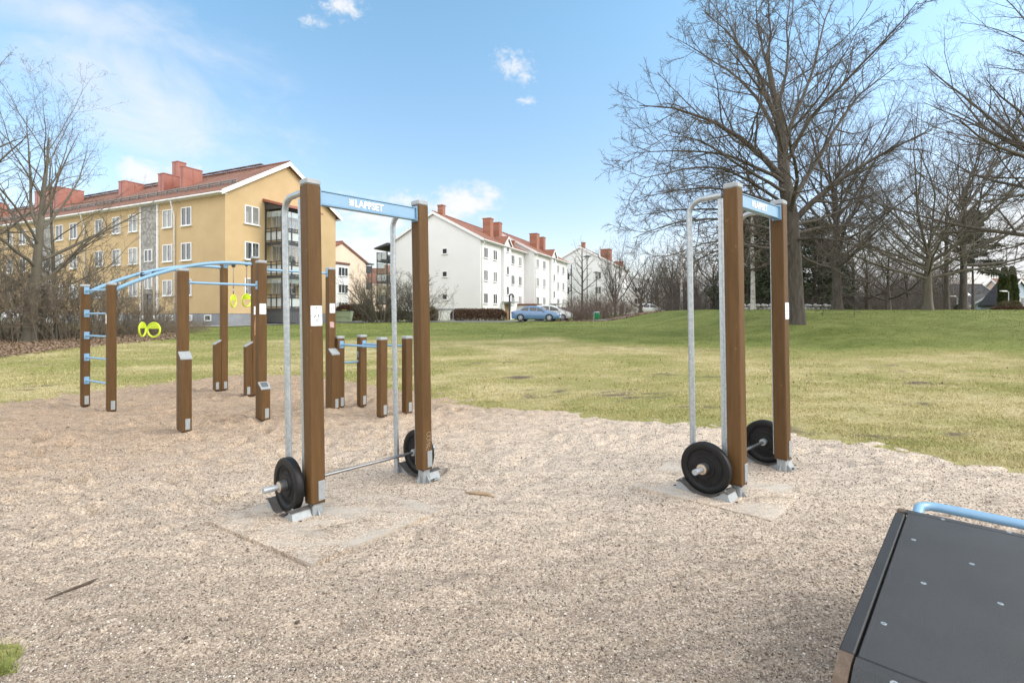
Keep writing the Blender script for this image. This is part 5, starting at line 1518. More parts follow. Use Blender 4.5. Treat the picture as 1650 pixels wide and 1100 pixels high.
# smaller bare trees towards the wood
spec = [(1431, 52, 21, 4.0, .28, 'small bare tree with steeply forked pale limbs before the brown thicket'),
        (1398, 58, 22, 5.5, .26, 'dark slim bare tree standing in front of the brown thicket behind the forked tree'),
        (1462, 62, 23, 5.0, .24, 'crooked bare tree at the thicket edge near the mossy trunk'),
        (1375, 66, 24, 7.0, .32, 'tall dark bare tree deep behind the forked trunk'),
        (1312, 62, 25, 7.5, .30, 'bare tree rising behind the dark conifers'),
        (1255, 70, 26, 7.0, .28, 'bare tree between the birch and the dark conifers'),
        (1150, 62, 27, 6.0, .24, 'bare tree behind the steel tubes of the rack before the oak'),
        (1082, 72, 28, 6.0, .26, 'slim bare tree at the brow of the grassy hill'),
        (1060, 84, 29, 6.5, .26, 'bare tree in front of the small distant white block'),
        (1032, 66, 30, 3.2, .27, 'low forked bare tree beside the green bin hedge'),
        (991, 60, 31, 3.0, .20, 'tall multi stemmed bare tree rising from the brown shrubs'),
        (1180, 80, 32, 7, .28, 'bare tree in the gap between rack post and tube'),
        (1340, 78, 35, 8, .30, 'bare tree half hidden behind the forked trunk'),
        (1520, 80, 36, 7, .28, 'far bare tree between the two dark trunks'),
        (1110, 95, 37, 8, .28, 'far bare tree left of the steel tube'),
        (1478, 88, 38, 7.5, .28, 'far bare tree just left of the mossy trunk')]
for u, Y, sd, H, r, lb in spec:
    vert = u == 991
    big_tree(lb, base_at(u, Y), sd, H, r, dict(n=11 if not vert else 14, s0=.3, s1=1, el0=.35 if not vert else .95, el1=1.25, L0=5.5, L1=6.5 if not vert else 8, up=.06), [dict(m=8, lr=.42, P=5, up=.05, rr=.6, w=.14, ang=.7 if not vert else .45), dict(m=6, lr=.5, P=4, up=.03, rr=.65, rmin=.010, w=.16), dict(m=4, lr=.5, P=3, rr=.7, rmin=.008, n=3)], group='bare trees before the wood')
# street tree with pale slender trunk beside the lamp
big_tree('slender pale trunked street tree in front of the farther white gable', base_at(938, 58), 33, 8.2, .16, dict(n=12, s0=.35, s1=1, el0=.5, el1=1.1, L0=3.0, L1=2.4, up=.04), [dict(m=6, lr=.42, P=5, rr=.6), dict(m=4, lr=.5, P=4, rr=.6, rmin=.008)], flare=1.2)
# birches
for u, Y, sd, lb in ((1213, 42, 41, 'white barked birch trunk between the posts of the rack before the oak'), (1098, 70, 42, 'thin white barked birch on the brow of the hill')):
    big_tree(lb, base_at(u, Y), sd, 11, .20, dict(n=18, s0=.3, s1=1, el0=.5, el1=1.1, L0=3.2, L1=2.2, up=-.02), [dict(m=8, lr=.5, P=5, up=-.08, rr=.55), dict(m=6, lr=.55, P=4, up=-.08, rr=.6, rmin=.006)], m1=barkr, m2=barkr, tm=birchm, name='birch_tree', flare=1.25)

# --- trees on the near side of the yellow house
LT = [dict(m=8, lr=.42, ang=.72, P=6, up=.06, rr=.55, w=.13), dict(m=5, lr=.5, ang=.75, P=5, up=.04, rr=.6, w=.16), dict(m=4, lr=.5, ang=.7, P=4, up=.02, rr=.65, rmin=.0055, w=.2)]
big_tree('bare tree with two thick dark lower trunks beside the pale car', base_at(47, 24), 51, 10.0, .27, dict(n=19, rk=.5, s0=.24, s1=1, el0=.45, el1=1.15, L0=6.0, L1=4.5, up=.05), LT, lean=(1.0, 0), m1=barkl, m2=barkp, top=.12)
big_tree('bare tree with slim trunk leaning over the brush towards the ladder', base_at(92, 25.5), 52, 9.5, .125, dict(n=15, rk=.5, s0=.2, s1=1, el0=.3, el1=1.1, L0=5.2, L1=3.8, up=.06), LT, lean=(-.6, .2), m1=barkl, m2=barkp, top=.14)
big_tree('bare tree at the picture edge with dense dark buds high over the brush', base_at(-75, 23), 53, 11.5, .28, dict(n=18, s0=.3, s1=1, el0=.3, el1=1.1, L0=4.6, L1=4.6, up=.05), LT, m1=barkl, m2=barkp, top=.14)

# --- shrubs
def shrub(name, label, cat, loc, seed, n, L, r, spread, par, m1, m2, group=None, base=.5, up=.03, P=7, wander=.12):
    t = thing(name, label, cat, loc, 0, group); rng = np.random.default_rng(seed)
    a = rng.random(n) * 6.28; q = np.sqrt(rng.random(n)) * base
    p = np.stack([np.cos(a) * q, np.sin(a) * q, np.full(n, -.05)], -1)
    el = PI / 2 - np.abs(rng.normal(0, spread, n)); d = np.stack([np.cos(a) * np.cos(el), np.sin(a) * np.cos(el), np.sin(el)], -1)
    LL = L * rng.uniform(.6, 1.1, n)
    lp, lr_ = grow(rng, p, d, LL, r * rng.uniform(.6, 1.2, n), P, wander, up, .8)
    crown(rng, lp, lr_, LL, par, t, m1, m2)
    return t
SH = [dict(m=7, lr=.42, P=5, rr=.6, rmin=.006, ang=.6, up=.05), dict(m=6, lr=.5, P=4, rr=.65, rmin=.005, ang=.65, n=3)]
SH3 = [dict(m=8, lr=.42, P=5, rr=.6, rmin=.011, ang=.6, up=.05), dict(m=6, lr=.5, P=4, rr=.65, rmin=.009, ang=.65, n=3), dict(m=4, lr=.5, P=3, rr=.7, rmin=.007, n=3)]
shrub('bare_shrub', 'big rounded bare shrub in front of the white gable', 'shrub', base_at(612, 46), 61, 46, 4.6, .05, .55, SH3, barkl, barkl, 'bare shrubs by the white gable', 1.3)
shrub('bare_shrub', 'bare shrub with arching crooked limbs reaching over the garage door', 'shrub', base_at(672, 47), 62, 34, 4.8, .055, .62, SH3, barkl, barkl, 'bare shrubs by the white gable', .9, wander=.18)
shrub('bare_shrub', 'small bare bush in front of the cream house', 'shrub', base_at(556, 62), 63, 20, 2.8, .03, .5, SH, barkl, barkl, None, .5)
t0 = shrub('bare_shrub', 'bare reddish shrub nearest the parked cars', 'shrub', base_at(915, 50.5), 64, 52, 1.9, .015, .45, SH, barkr, barkr, 'reddish bare shrubs beside the parked cars', 1.4)
k = 0
for u, Y, s, rz, lb in ((938, 51, 1.05, 1, 'bare reddish shrub left of the green litter bin, with taller pale shoots'), (966, 52, 1.1, 2, 'bare reddish shrub right behind the green litter bin'), (990, 52.5, 1.0, 3, 'bare reddish shrub right of the green litter bin'), (1012, 53, .85, 4, 'lowest bare reddish shrub, at the foot of the grassy hill'), (950, 56, 1.7, 5, 'tall bare reddish shrub behind the green litter bin'), (975, 57, 1.8, 6, 'tallest bare reddish shrub before the farther white gable')):
    b_ = base_at(u, Y); dup(t0, b_, rz, lb, s)
# bramble and saplings before the yellow house
th0 = shrub('thicket_shrub', 'bare brown brush at the picture edge below the pale car', 'shrub', base_at(12, 23.5), 71, 18, 3.2, .020, .42, SH3, barkp, barky, 'bare brush before the yellow house', 1.2)
th1 = shrub('thicket_shrub', 'bare brown brush between the two tree trunks', 'shrub', base_at(68, 24.5), 72, 16, 4.2, .026, .35, SH3, barkl, barkp, 'bare brush before the yellow house', 1.0)
for src, u, Y, s, rz, lb in ((th0, 110, 24.5, 1.0, 1.0, 'bare brown brush left of the ladder rungs'), (th1, 148, 25.5, .95, 2.0, 'tall bare brush seen through the ladder rungs'), (th0, 190, 27, .85, 3.0, 'bare brown brush behind the post right of the ladder'), (th0, 228, 28, .8, 4.0, 'low bare brush behind the nearer yellow rings'), (th1, 30, 26, 1.1, 5.0, 'tall bare brush beside the pale car'), (th0, -40, 23.5, 1.2, 2.5, 'bare brush cut by the picture edge'), (th1, 95, 27, 1.0, .7, 'bare brush just in front of the yellow house entrance'), (th0, 255, 31, .45, 5.3, 'lowest bare brush, at the edge of the lawn near the rings')):
    dup(src, base_at(u, Y), rz, lb, s)

# --- conifers
def needle_cloud(rng, cen, ext, n, size, droop=.3, flat=.5):
    """n slim triangles about the given centres"""
    i = rng.integers(0, len(cen), n)
    p = cen[i] + rng.normal(0, 1, (n, 3)) * ext[i]
    d = nrm(rng.normal(0, 1, (n, 3)) * np.array([1, 1, flat]) + np.array([0, 0, -droop]))
    w = nrm(np.cross(d, rng.normal(0, 1, (n, 3))))
    L = size * rng.uniform(.6, 1.4, n)[:, None]
    v = np.stack([p - w * L * .18, p + w * L * .18, p + d * L], 1).reshape(-1, 3)
    f = np.arange(3 * n).reshape(-1, 3)
    tone = np.repeat(np.clip(rng.normal(.45, .22, n), 0, 1), 3)
    return v, f, tone

def conifer(label, loc, seed, H, r, z0, R, n, name='spruce_tree', ntri=15000, gaps=.0):
    t = thing(name, label, 'tree', loc); rng = np.random.default_rng(seed)
    tp, tr = trunk_of(rng, H, r, (0, 0), flare=1.3); tr = tr * np.linspace(1, .35, tr.shape[1])[None]
    trunk_mesh(tp, tr, seed, t, barkd, 10)
    z = z0 + (H - z0) * (np.arange(n) + rng.random(n)) / n; k = (z - z0) / (H - z0)
    az = np.arange(n) * 2.4 + rng.normal(0, .4, n); el = -.10 + .5 * k
    L = R * (1 - .75 * k ** 1.3) * rng.uniform(.55, 1.15, n)
    p = np.stack([np.zeros(n), np.zeros(n), z], -1); d = np.stack([np.cos(az) * np.cos(el), np.sin(az) * np.cos(el), np.sin(el)], -1)
    bp, brd = grow(rng, p, d, L, .02 + .05 * (1 - k), 6, .06, -.02, .8)
    nb = NB(); nb.tubes(bp, brd, 4); nb.build('branches', barkd, t)
    cen = bp[:, 2:].reshape(-1, 3) + np.array([0, 0, -.12]); ext = np.tile(np.array([.42, .42, .20]), (len(cen), 1)) * (R / 4)
    v, f, tone = needle_cloud(rng, cen, ext, ntri, .34)
    np_mesh('foliage', v, f, needle, t, False, tone)
    return t
con0 = conifer('dark spruce with low sweeping boughs behind the rack before the oak', base_at(1205, 56), 81, 11.5, .20, .8, 4.2, 75)
for u, Y, s, rz, lb in ((1240, 60, 1.0, 2.0, 'dark spruce seen between the birch and the oak trunk'), (1312, 58, .95, 4.0, 'dark spruce right of the oak trunk'), (1345, 66, .8, 1.2, 'dark spruce behind the forked bare tree')):
    dup(con0, base_at(u, Y), rz, lb, s)
pine = conifer('thin green pine behind the thick trunks near the grey roof', base_at(1568, 60), 83, 12.5, .18, 5.2, 3.0, 28, 'pine_tree', 8000)

def thuja(label, loc, seed, H, R):
    t = thing('thuja_column', label, 'thuja', loc, 0, 'thuja columns by the pale blue house'); rng = np.random.default_rng(seed)
    MB().tube([(0, 0, -.1), (0, 0, H * .8)], [.09, .03], 8).build('trunk', barkd, t, True)
    n = 7000; k = rng.random(n) ** .8; a = rng.random(n) * 6.28
    rr2 = R * np.sqrt(np.clip(1 - k ** 2.6, 0, 1)) * (.72 + .28 * rng.random(n)) * (1 + .12 * np.sin(a * 3 + k * 9))
    p = np.stack([np.cos(a) * rr2, np.sin(a) * rr2, .1 + k * H], -1)
    d = nrm(np.stack([np.cos(a) * .5, np.sin(a) * .5, np.full(n, 1.0)], -1) + rng.normal(0, .35, (n, 3))); w = nrm(np.cross(d, rng.normal(0, 1, (n, 3))))
    L = .24 * rng.uniform(.6, 1.3, n)[:, None]
    v = np.stack([p - w * L * .28, p + w * L * .28, p + d * L], 1).reshape(-1, 3)
    np_mesh('foliage', v, np.arange(3 * n).reshape(-1, 3), thujam, t, False, np.repeat(np.clip(rng.normal(.5, .25, n), 0, 1), 3)); return t
thuja('broader column shaped thuja beside the grey roof', ((1618.5 - CX) / F * 62, 62, 1.0), 91, 6.2, .62)
thuja('slimmer column shaped thuja against the pale blue gable', ((1631 - CX) / F * 62, 62, 1.0), 92, 6.3, .55)

# --- hedges: leaf clumps filling a clipped body, with stems inside
def hedge(name, label, pts, w, h, m, seed, n, size=.16, stems=barkr):
    t = thing(name, label, 'hedge', (pts[0][0], pts[0][1], gz(*pts[0]))); rng = np.random.default_rng(seed)
    P = np.array(pts, float); seg = np.linalg.norm(np.diff(P, axis=0), axis=1); cs = np.r_[0, np.cumsum(seg)]
    q = rng.random(n) * cs[-1]; x = np.interp(q, cs, P[:, 0]); y = np.interp(q, cs, P[:, 1])
    i = np.clip(np.searchsorted(cs, q) - 1, 0, len(seg) - 1); dr = np.diff(P, axis=0)[i] / seg[i][:, None]; pn = np.stack([-dr[:, 1], dr[:, 0]], -1)
    # superellipse shell, denser near the skin
    a = rng.uniform(-.15, PI + .15, n); ra = rng.uniform(.72, 1.0, n) ** .5
    off = np.sign(np.cos(a)) * np.abs(np.cos(a)) ** .45 * w / 2 * ra; zz = np.abs(np.sin(a)) ** .45 * h * ra
    zz *= (1 + .10 * (fbm(x * .9, y * .9, 3, seed) - .45)); endf = np.minimum(1, np.minimum(q, cs[-1] - q) / (.35 * w)); zz *= .6 + .4 * np.sqrt(np.clip(endf, 0, 1))
    x = x + pn[:, 0] * off; y = y + pn[:, 1] * off; z = ground(x, y) + zz * rng.uniform(.97, 1.03, n) + .03
    p = np.stack([x, y, z], -1) - np.array(t.location)
    d = nrm(rng.normal(0, 1, (n, 3)) + np.array([0, 0, .5])); wv = nrm(np.cross(d, rng.normal(0, 1, (n, 3)))); L = size * rng.uniform(.5, 1.4, n)[:, None]
    v = np.stack([p - wv * L * .3, p + wv * L * .3, p + d * L], 1).reshape(-1, 3)
    np_mesh('foliage', v, np.arange(3 * n).reshape(-1, 3), m, t, False, np.repeat(np.clip(rng.normal(.5, .22, n), 0, 1), 3))
    k = max(30, n // 60); qq = rng.random(k) * cs[-1]; sx = np.interp(qq, cs, P[:, 0]); sy = np.interp(qq, cs, P[:, 1]); sx = sx + rng.normal(0, w * .2, k); sy = sy + rng.normal(0, w * .15, k)
    p0 = np.stack([sx, sy, ground(sx, sy) - .05], -1) - np.array(t.location)
    bp, br_ = grow(rng, p0, rng.normal(0, .25, (k, 3)) + np.array([0, 0, 1.0]), np.full(k, h * .95), np.full(k, .018), 5, .12, .05, .6)
    nb = NB(); nb.tubes(bp, br_, 4); nb.build('stems', stems, t)
    return t
def X(u, Y): return (u - CX) / F * Y
hedge('clipped_hedge', 'long brown clipped hedge along the white facade', [(X(728, 53.5), 53.5), (X(770, 54.5), 54.5), (X(812, 56), 56)], 1.6, 1.25, hedgeb, 101, 12000)
hedge('clipped_hedge', 'brown hedge before the cream house', [(X(546, 55), 55), (X(598, 54), 54)], 1.8, 1.75, hedgeb, 102, 9000)
hedge('clipped_hedge', 'rounded olive brown bush beside the garage door', [(X(690, 52), 52), (X(703, 52), 52)], 1.7, 1.55, hedgeo, 103, 4500)
hedge('clipped_hedge', 'low olive brown hedge under the bare shrubs', [(X(588, 50), 50), (X(690, 50), 50)], 1.4, .95, hedgeo, 104, 6000)
hedge('round_bush', 'fresh lime green rounded bush behind the green container', [(X(549, 50), 50), (X(562, 50), 50)], 1.3, 1.15, limeleaf, 105, 5000, .13, barkl)
hedge('low_hedge', 'low brown hedge along the garden side of the grey roofed house', [(X(1598, 52), 52), (X(1700, 50), 50)], 1.0, .42, hedgeb, 106, 7000)
hedge('round_bush', 'dull pinkish brown bush under the thuja columns', [(X(1612, 58), 58), (X(1640, 58), 58)], 1.3, 1.4, hedgeo, 107, 4000)
hedge('round_bush', 'dark green low bush by the lamp post before the grey roof', [(X(1533, 60), 60), (X(1545, 60), 60)], 1.2, 1.0, needle, 108, 3500)

# --- the far wood that reads as one mass, and the undergrowth in front of it
def stemmass(name, n, xy, L, r, m, seed, spread=.25, par=None):
    rng = np.random.default_rng(seed); x, y = xy(rng, n); p = np.stack([x, y, ground(x, y) - .1], -1)
    d = rng.normal(0, spread, (n, 3)) + np.array([0, 0, 1.0]); LL = L * rng.uniform(.45, 1.15, n)
    bp, br_ = grow(rng, p, d, LL, r * rng.uniform(.5, 1.3, n), 6, .10, .03, .8)
    nb = NB(); nb.tubes(bp, br_, 3); pts, rad, Lk = bp, br_, LL
    for q in par or []:
        p, d, L2, r2 = spawn(rng, pts, rad, Lk, q['m'], .2, .7, .25, q['lr'], .65, .5, q.get('rmin', .006), 0)
        pts, rad = grow(rng, p, d, L2, r2, 4, .16, .03, .6); Lk = L2; nb.tubes(pts, rad, 3)
    return tag(nb.build(name, m, None), kind='stuff')
def wood_xy(rng, n):
    y = rng.uniform(74, 120, n); u = rng.uniform(1040, 1548, n); return (u - CX) / F * y, y
stemmass('far_wood', 900, wood_xy, 9.0, .07, barkw, 201, .2, [dict(m=9, lr=.4, rmin=.016), dict(m=6, lr=.5, rmin=.012)])
def scrub_xy(rng, n):
    u = rng.uniform(1060, 1545, n); y = rng.uniform(54, 74, n); return (u - CX) / F * y, y
stemmass('scrub', 1700, scrub_xy, 2.6, .018, barkw, 202, .4, [dict(m=7, lr=.45, rmin=.008), dict(m=4, lr=.5, rmin=.006)])
def dry_xy(rng, n):
    u = rng.uniform(-160, 335, n); f = rng.random(n); yy = np.where(u < 250, 22.6 + (u + 160) / 400 * 5.4, 28.2) + f * 6
    return (u - CX) / F * yy, yy
stemmass('dry_undergrowth', 3000, dry_xy, .85, .007, barky, 203, .45, [dict(m=3, lr=.5, rmin=.005)])

# fallen leaves under the brush
def scatter_quads(name, x, y, size, m, seed, lift=.01, zf=None, flat=.35):
    rng = np.random.default_rng(seed); n = len(x)
    p = np.stack([x, y, (zf or ground)(x, y) + lift], -1)
    a = nrm(np.stack([rng.normal(0, 1, n), rng.normal(0, 1, n), rng.normal(0, flat, n)], -1)); up = nrm(np.stack([rng.normal(0, flat, n), rng.normal(0, flat, n), np.ones(n)], -1)); b = nrm(np.cross(up, a))
    s = size * rng.uniform(.5, 1.3, n)[:, None]
    v = np.stack([p - a * s, p - b * s * .6, p + a * s, p + b * s * .6], 1).reshape(-1, 3)
    return tag(np_mesh(name, v, np.arange(4 * n).reshape(-1, 4), m, None, False, np.repeat(np.clip(rng.normal(.5, .25, n), 0, 1), 4)), kind='stuff')
rng = np.random.default_rng(7)
u = rng.uniform(-200, 300, 34000); yy = 18.0 + np.maximum(u, -60) / 300 * 8.0 + rng.random(34000) ** 1.3 * 10 + rng.normal(0, .45, 34000)
scatter_quads('fallen_leaves', X(u, yy), yy, .055, litterm, 8, .02, lambda a, b: ground(a, b) - .0)
u = rng.uniform(880, 1070, 7000); yy = rng.uniform(46.5, 53, 7000)
scatter_quads('leaf_mulch', X(u, yy), yy, .09, litterm, 9, .02)
# sparse dry leaves lost on the lawn
u = rng.uniform(20, 1640, 46); yy = 2.0 / (1 - rng.random(46) * (1 - 2.0 / 9)); xx = X(u, yy); k = sand_sd(xx, yy) > .1
scatter_quads('gravel_leaf_litter', xx[k], yy[k], .013, litterm, 12, .006, sand_z, .25)
u = rng.uniform(-100, 1700, 900); yy = 11 + rng.random(900) ** 2 * 24; xx = X(u, yy); k = sand_sd(xx, yy) < -.2
scatter_quads('stray_leaves', xx[k], yy[k], .035, litterm, 10, .03)

# --- grass blades on the lawn, thinning with distance; gravel stones in the near field
def grass_blades():
    rng = np.random.default_rng(31); n = 620000
    Y = 4.6 / (1 - rng.random(n) * (1 - 4.6 / 46)) ; u = rng.uniform(-120, 1780, n); x = X(u, Y)
    near = 9000; xa = rng.uniform(-3.6, -2.1, near * 3); ya = rng.uniform(1.7, 2.75, near * 3)
    x = np.r_[x, xa]; Y = np.r_[Y, ya]
    d = sand_sd(x, Y); leftbrush = (Y > 18.2 + np.maximum(x / Y * F + CX, -60) / 300 * 8.0 + rng.normal(0, .4, len(x))) & (x / Y * F + CX < 300)
    road = (Y > 46.5)
    keep = (d < -.02 + .10 * rng.random(len(x)) ** 4 * (rng.random(len(x)) < .3)) & ~leftbrush & ~road
    thin = fbm(x * .55, Y * .66, 3, 91); keep &= (rng.random(len(x)) < sm((-d + .02) / .45) + .12) | (Y < 3); keep &= rng.random(len(x)) < np.clip((fbm(x * 2.6, Y * 3.6, 3, 93) - .30) * 6, .22, 1) ; keep &= rng.random(len(x)) > bare(x, Y) * .97; keep &= rng.random(len(x)) < np.clip((thin - .10) * 4.0, .35, 1)
    x, Y = x[keep], Y[keep]; n = len(x)
    h = (.013 + .016 * rng.random(n)) * (1 + .03 * Y) * np.where(Y < 3, 2.0, 1); w = (.0010 + .00062 * Y)
    a = rng.random(n) * 6.28; ld = np.stack([np.cos(a), np.sin(a)], -1); tilt = rng.uniform(.2, 1.3, n)[:, None]
    z = lawn_z(x, Y) - .004
    p = np.stack([x, Y, z], -1); wv = np.stack([-ld[:, 1], ld[:, 0], np.zeros(n)], -1) * w[:, None]
    tip = p + np.concatenate([ld * h[:, None] * tilt, h[:, None]], -1)
    v = np.stack([p - wv, p + wv, tip], 1).reshape(-1, 3)
    dry = dryness(x, Y) + .04 + rng.normal(0, .13, n)
    dry = np.where(Y < 3, .10 + rng.normal(0, .12, n), dry)
    return tag(np_mesh('grass', v, np.arange(3 * n).reshape(-1, 3), grassm, None, False, np.repeat(np.clip(dry, 0, 1), 3)), kind='stuff')
grass_blades()

def stones():
    rng = np.random.default_rng(77); n = 200000
    Y = 1.25 / (1 - rng.random(n) * (1 - 1.25 / 7.5)); u = rng.uniform(-60, 1710, n); x = X(u, Y)
    k = sand_sd(x, Y) > .02; x, Y = x[k], Y[k]; n = len(x)
    s = (.0026 + .0042 * rng.random(n) ** 2.0) * (1 + .10 * np.maximum(0, Y - 2)); big = rng.random(n) < .004; s = np.where(big, s * 2.0, s)
    o = np.array([(1, 0, 0), (-1, 0, 0), (0, 1, 0), (0, -1, 0), (0, 0, .75), (0, 0, -.75)], float)
    a = rng.random(n) * 6.28; c, si = np.cos(a), np.sin(a); st = rng.uniform(.7, 1.4, (n, 3))
    q = o[None] * st[:, None] * s[:, None, None] * rng.uniform(.8, 1.2, (n, 6, 1))
    qx = q[..., 0] * c[:, None] - q[..., 1] * si[:, None]; qy = q[..., 0] * si[:, None] + q[..., 1] * c[:, None]
    z = sand_z(x, Y) + s * .25
    v = np.stack([qx + x[:, None], qy + Y[:, None], q[..., 2] + z[:, None]], -1).reshape(-1, 3)
    fo = np.array([(0, 2, 4), (2, 1, 4), (1, 3, 4), (3, 0, 4), (2, 0, 5), (1, 2, 5), (3, 1, 5), (0, 3, 5)])
    f = (fo[None] + (np.arange(n) * 6)[:, None, None]).reshape(-1, 3)
    return tag(np_mesh('gravel_stones', v, f, gravelm, None, False, np.repeat(np.clip(rng.normal(.52, .24, n), 0, 1), 6)), kind='stuff')
stones()
# ------------------------------------------------------------------ cars
tyre = mat('tyre_rubber', (.015, .015, .016), (.025, .025, .026), 20, .8)
alloy = mat('alloy_rim', (.55, .56, .57), (.45, .46, .47), 12, .35, metal=.6)
lampw = mat('clear_lamp_lens', (.70, .72, .74), (.60, .62, .64), 10, .1)
lampr = mat('red_lamp_lens', (.35, .02, .02), (.28, .015, .015), 10, .2)
def paint(name, c): return mat(name, c, tuple(x * .94 for x in c), 2, .28, coat=.6, spec=.5)
SEDAN = dict(L=4.6, W=1.78, st=[(-2.3, .30, .62, .62), (-2.26, .24, .88, .88), (-2.0, .20, .96, .98), (-1.55, .20, .97, 1.03), (-1.0, .18, .95, 1.37), (-.45, .18, .93, 1.44), (.10, .18, .91, 1.43), (.55, .18, .90, 1.33), (1.15, .18, .88, .97), (1.7, .2, .80, .86), (2.12, .22, .72, .74), (2.3, .30, .58, .58)],
             win=[(-1.28, -.60), (-.50, .18), (.24, .82)], wx=(-1.36, 1.42), R=.325, rear=(-1.55, -1.0), front=(1.15, .55))
MPV = dict(L=4.2, W=1.76, st=[(-2.1, .32, .70, .70), (-2.06, .24, 1.0, 1.05), (-1.85, .2, 1.02, 1.38), (-1.3, .2, 1.0, 1.56), (-.6, .18, .98, 1.61), (.1, .18, .96, 1.57), (.6, .18, .95, 1.40), (1.25, .18, .93, 1.02), (1.7, .2, .84, .90), (2.0, .24, .70, .74), (2.1, .32, .58, .58)],
           win=[(-1.72, -1.0), (-.92, -.1), (-.02, .86)], wx=(-1.28, 1.30), R=.31, rear=(-2.06, -1.85), front=(1.25, .6))


def car(name, label, spec, m, loc, rz, group=None):
    t = thing(name, label, 'car', loc, rz, group)
    W2 = spec['W'] / 2; st = spec['st']
    def section(x, zb, zs, zt):
        e = min(1, (spec['L'] / 2 - abs(x)) / .45); hw = W2 * (.80 + .20 * math.sqrt(max(0, e)))
        cab = max(0, zt - zs); tw = hw - .04 - .30 * cab
        half = [(hw * .86, zb), (hw * .97, zb + .10), (hw, zb + (zs - zb) * .55), (hw * .975, zs - .03), (hw * .955 - .0, zs), (tw + .02 if cab > .03 else hw * .90, zt - .06 * min(1, cab / .2) if cab > .03 else zs + .01), (tw * .85 if cab > .03 else hw * .7, zt)]
        return half
    def interp(x):
        for a, b in zip(st[:-1], st[1:]):
            if a[0] <= x <= b[0]:
                k = (x - a[0]) / (b[0] - a[0]); return tuple(a[i] + (b[i] - a[i]) * k for i in range(4))
    mb = MB(); rows_ = []
    xs_ = sorted(set([s[0] for s in st] + list(np.linspace(-spec['L'] / 2 + .15, spec['L'] / 2 - .15, 26))))
    for x in xs_:
        h = section(*interp(x)); rows_.append([(x, -y, z) for y, z in h] + [(x, y, z) for y, z in h[::-1]])
    n = len(rows_[0]); vs = [p for r in rows_ for p in r]; fs = []
    for i in range(len(rows_) - 1):
        for k in range(n):
            k2 = (k + 1) % n; fs.append((i * n + k, (i + 1) * n + k, (i + 1) * n + k2, i * n + k2))
    fs.append(list(range(n))[::-1]); fs.append([(len(rows_) - 1) * n + k for k in range(n)][::1])
    mb.add(vs, [f[::-1] for f in fs]); mb.build('body', m, t, 40)
    def side_pt(x, k, s):   # k: 0 at the belt, 1 near the roof
        x_, zb, zs, zt = interp(x); h = section(x, zb, zs, zt); a, b = h[4], h[5]
        return Vector((x, s * (a[0] + (b[0] - a[0]) * k + .006), a[1] + (b[1] - a[1]) * k))
    for s in (-1, 1):
        for a, b in spec['win']:
            w = MB(); q = 5; xsq = np.linspace(a, b, q + 1)
            for x0, x1 in zip(xsq[:-1], xsq[1:]):
                P = [side_pt(x0, .08, s), side_pt(x1, .08, s), side_pt(x1, .88, s), side_pt(x0, .88, s)]
                w.quad(*(P if s < 0 else P[::-1]))
            w.build('side_window', carglass, t)
    for nm_, (xa, xb) in (('windscreen', spec['front']), ('rear_window', spec['rear'])):
        w = MB(); q = 6; pr = None
        for i in range(q + 1):
            x = xa + (xb - xa) * (.10 + .80 * i / q); x_, zb, zs, zt = interp(x); h = section(x, zb, zs, zt)
            y = min(h[6][0] * 1.02, W2 * .80); cur = [Vector((x, -y, zt + .008)), Vector((x, y, zt + .008))]
            if pr: w.quad(*( [pr[0], pr[1], cur[1], cur[0]] if (xb < xa) else [cur[0], cur[1], pr[1], pr[0]]))
            pr = cur
        w.build(nm_, carglass, t)
    for x in spec['wx']:
        for s in (-1, 1):
            R = spec['R']; y = s * (W2 - .10)
            wh = MB().lathe((x, y, R), (0, s, 0), [(R * .55, -.1), (R * .95, -.1), (R, -.07), (R, .09), (R * .95, .115), (R * .68, .118), (R * .66, .10)], 28).build('wheel', tyre, t, 40)
            rim = MB(); rim.lathe((x, y + s * .095, R), (0, s, 0), [(R * .67, .012), (R * .62, .014), (R * .60, -.03)], 24)
            for k in range(5):
                a = k * 2 * PI / 5 + .3; rim.box((x + math.cos(a) * R * .32, y + s * .10, R + math.sin(a) * R * .32), (R * .64, .02, R * .17), R=Matrix.Rotation(-a, 3, 'Y'))
            rim.lathe((x, y + s * .10, R), (0, s, 0), [(R * .16, 0), (R * .14, .018), (0, .02)], 12); rim.build('rim', alloy, wh)
            MB().lathe((x, y + s * .062, R), (0, s, 0), [(R * .62, .0), (0, .001)], 20).build('brake_shadow', blackp, wh)
            ar = MB().lathe((x, s * (W2 - .012), R + .01), (0, s, 0), [(R + .05, -.03), (R + .05, .016), (R + .0, .017), (R, -.05)], 28); ar.build('wheel_arch', blackp, t)
    hx = spec['L'] / 2
    for s in (-1, 1):
        MB().box((hx - .20, s * W2 * .66, .64), (.26, .34, .13), R=Matrix.Rotation(-s * .45, 3, 'Z'), ch=.03).build('headlight', lampw, t)
        MB().box((-hx + .10, s * W2 * .74, .80), (.16, .30, .16), R=Matrix.Rotation(s * .3, 3, 'Z'), ch=.03).build('tail_light', lampr, t)
        MB().box((spec['front'][0] - .28, s * (W2 + .07), spec['st'][7][2] + .08), (.16, .16, .11), ch=.03).build('wing_mirror', m, t)
        mb = MB()
        for a, b in spec['win'][:2]: mb.box((a + .1, s * (W2 + .006), spec['st'][6][2] - .16), (.18, .02, .025), ch=.006)
        mb.build('door_handles', m, t)
    g = MB(); g.box((hx - .045, 0, .50), (.06, .80, .20), ch=.02); g.build('grille', blackp, t)
    mb = MB(); mb.box((hx + .0, 0, .40), (.03, .5, .10)); mb.box((-hx + .0, 0, .62), (.03, .5, .11)); mb.build('number_plate', white, t)
    MB().box((0, 0, .22), (spec['L'] * .86, spec['W'] * .9, .10)).build('underbody', blackp, t)
    return t
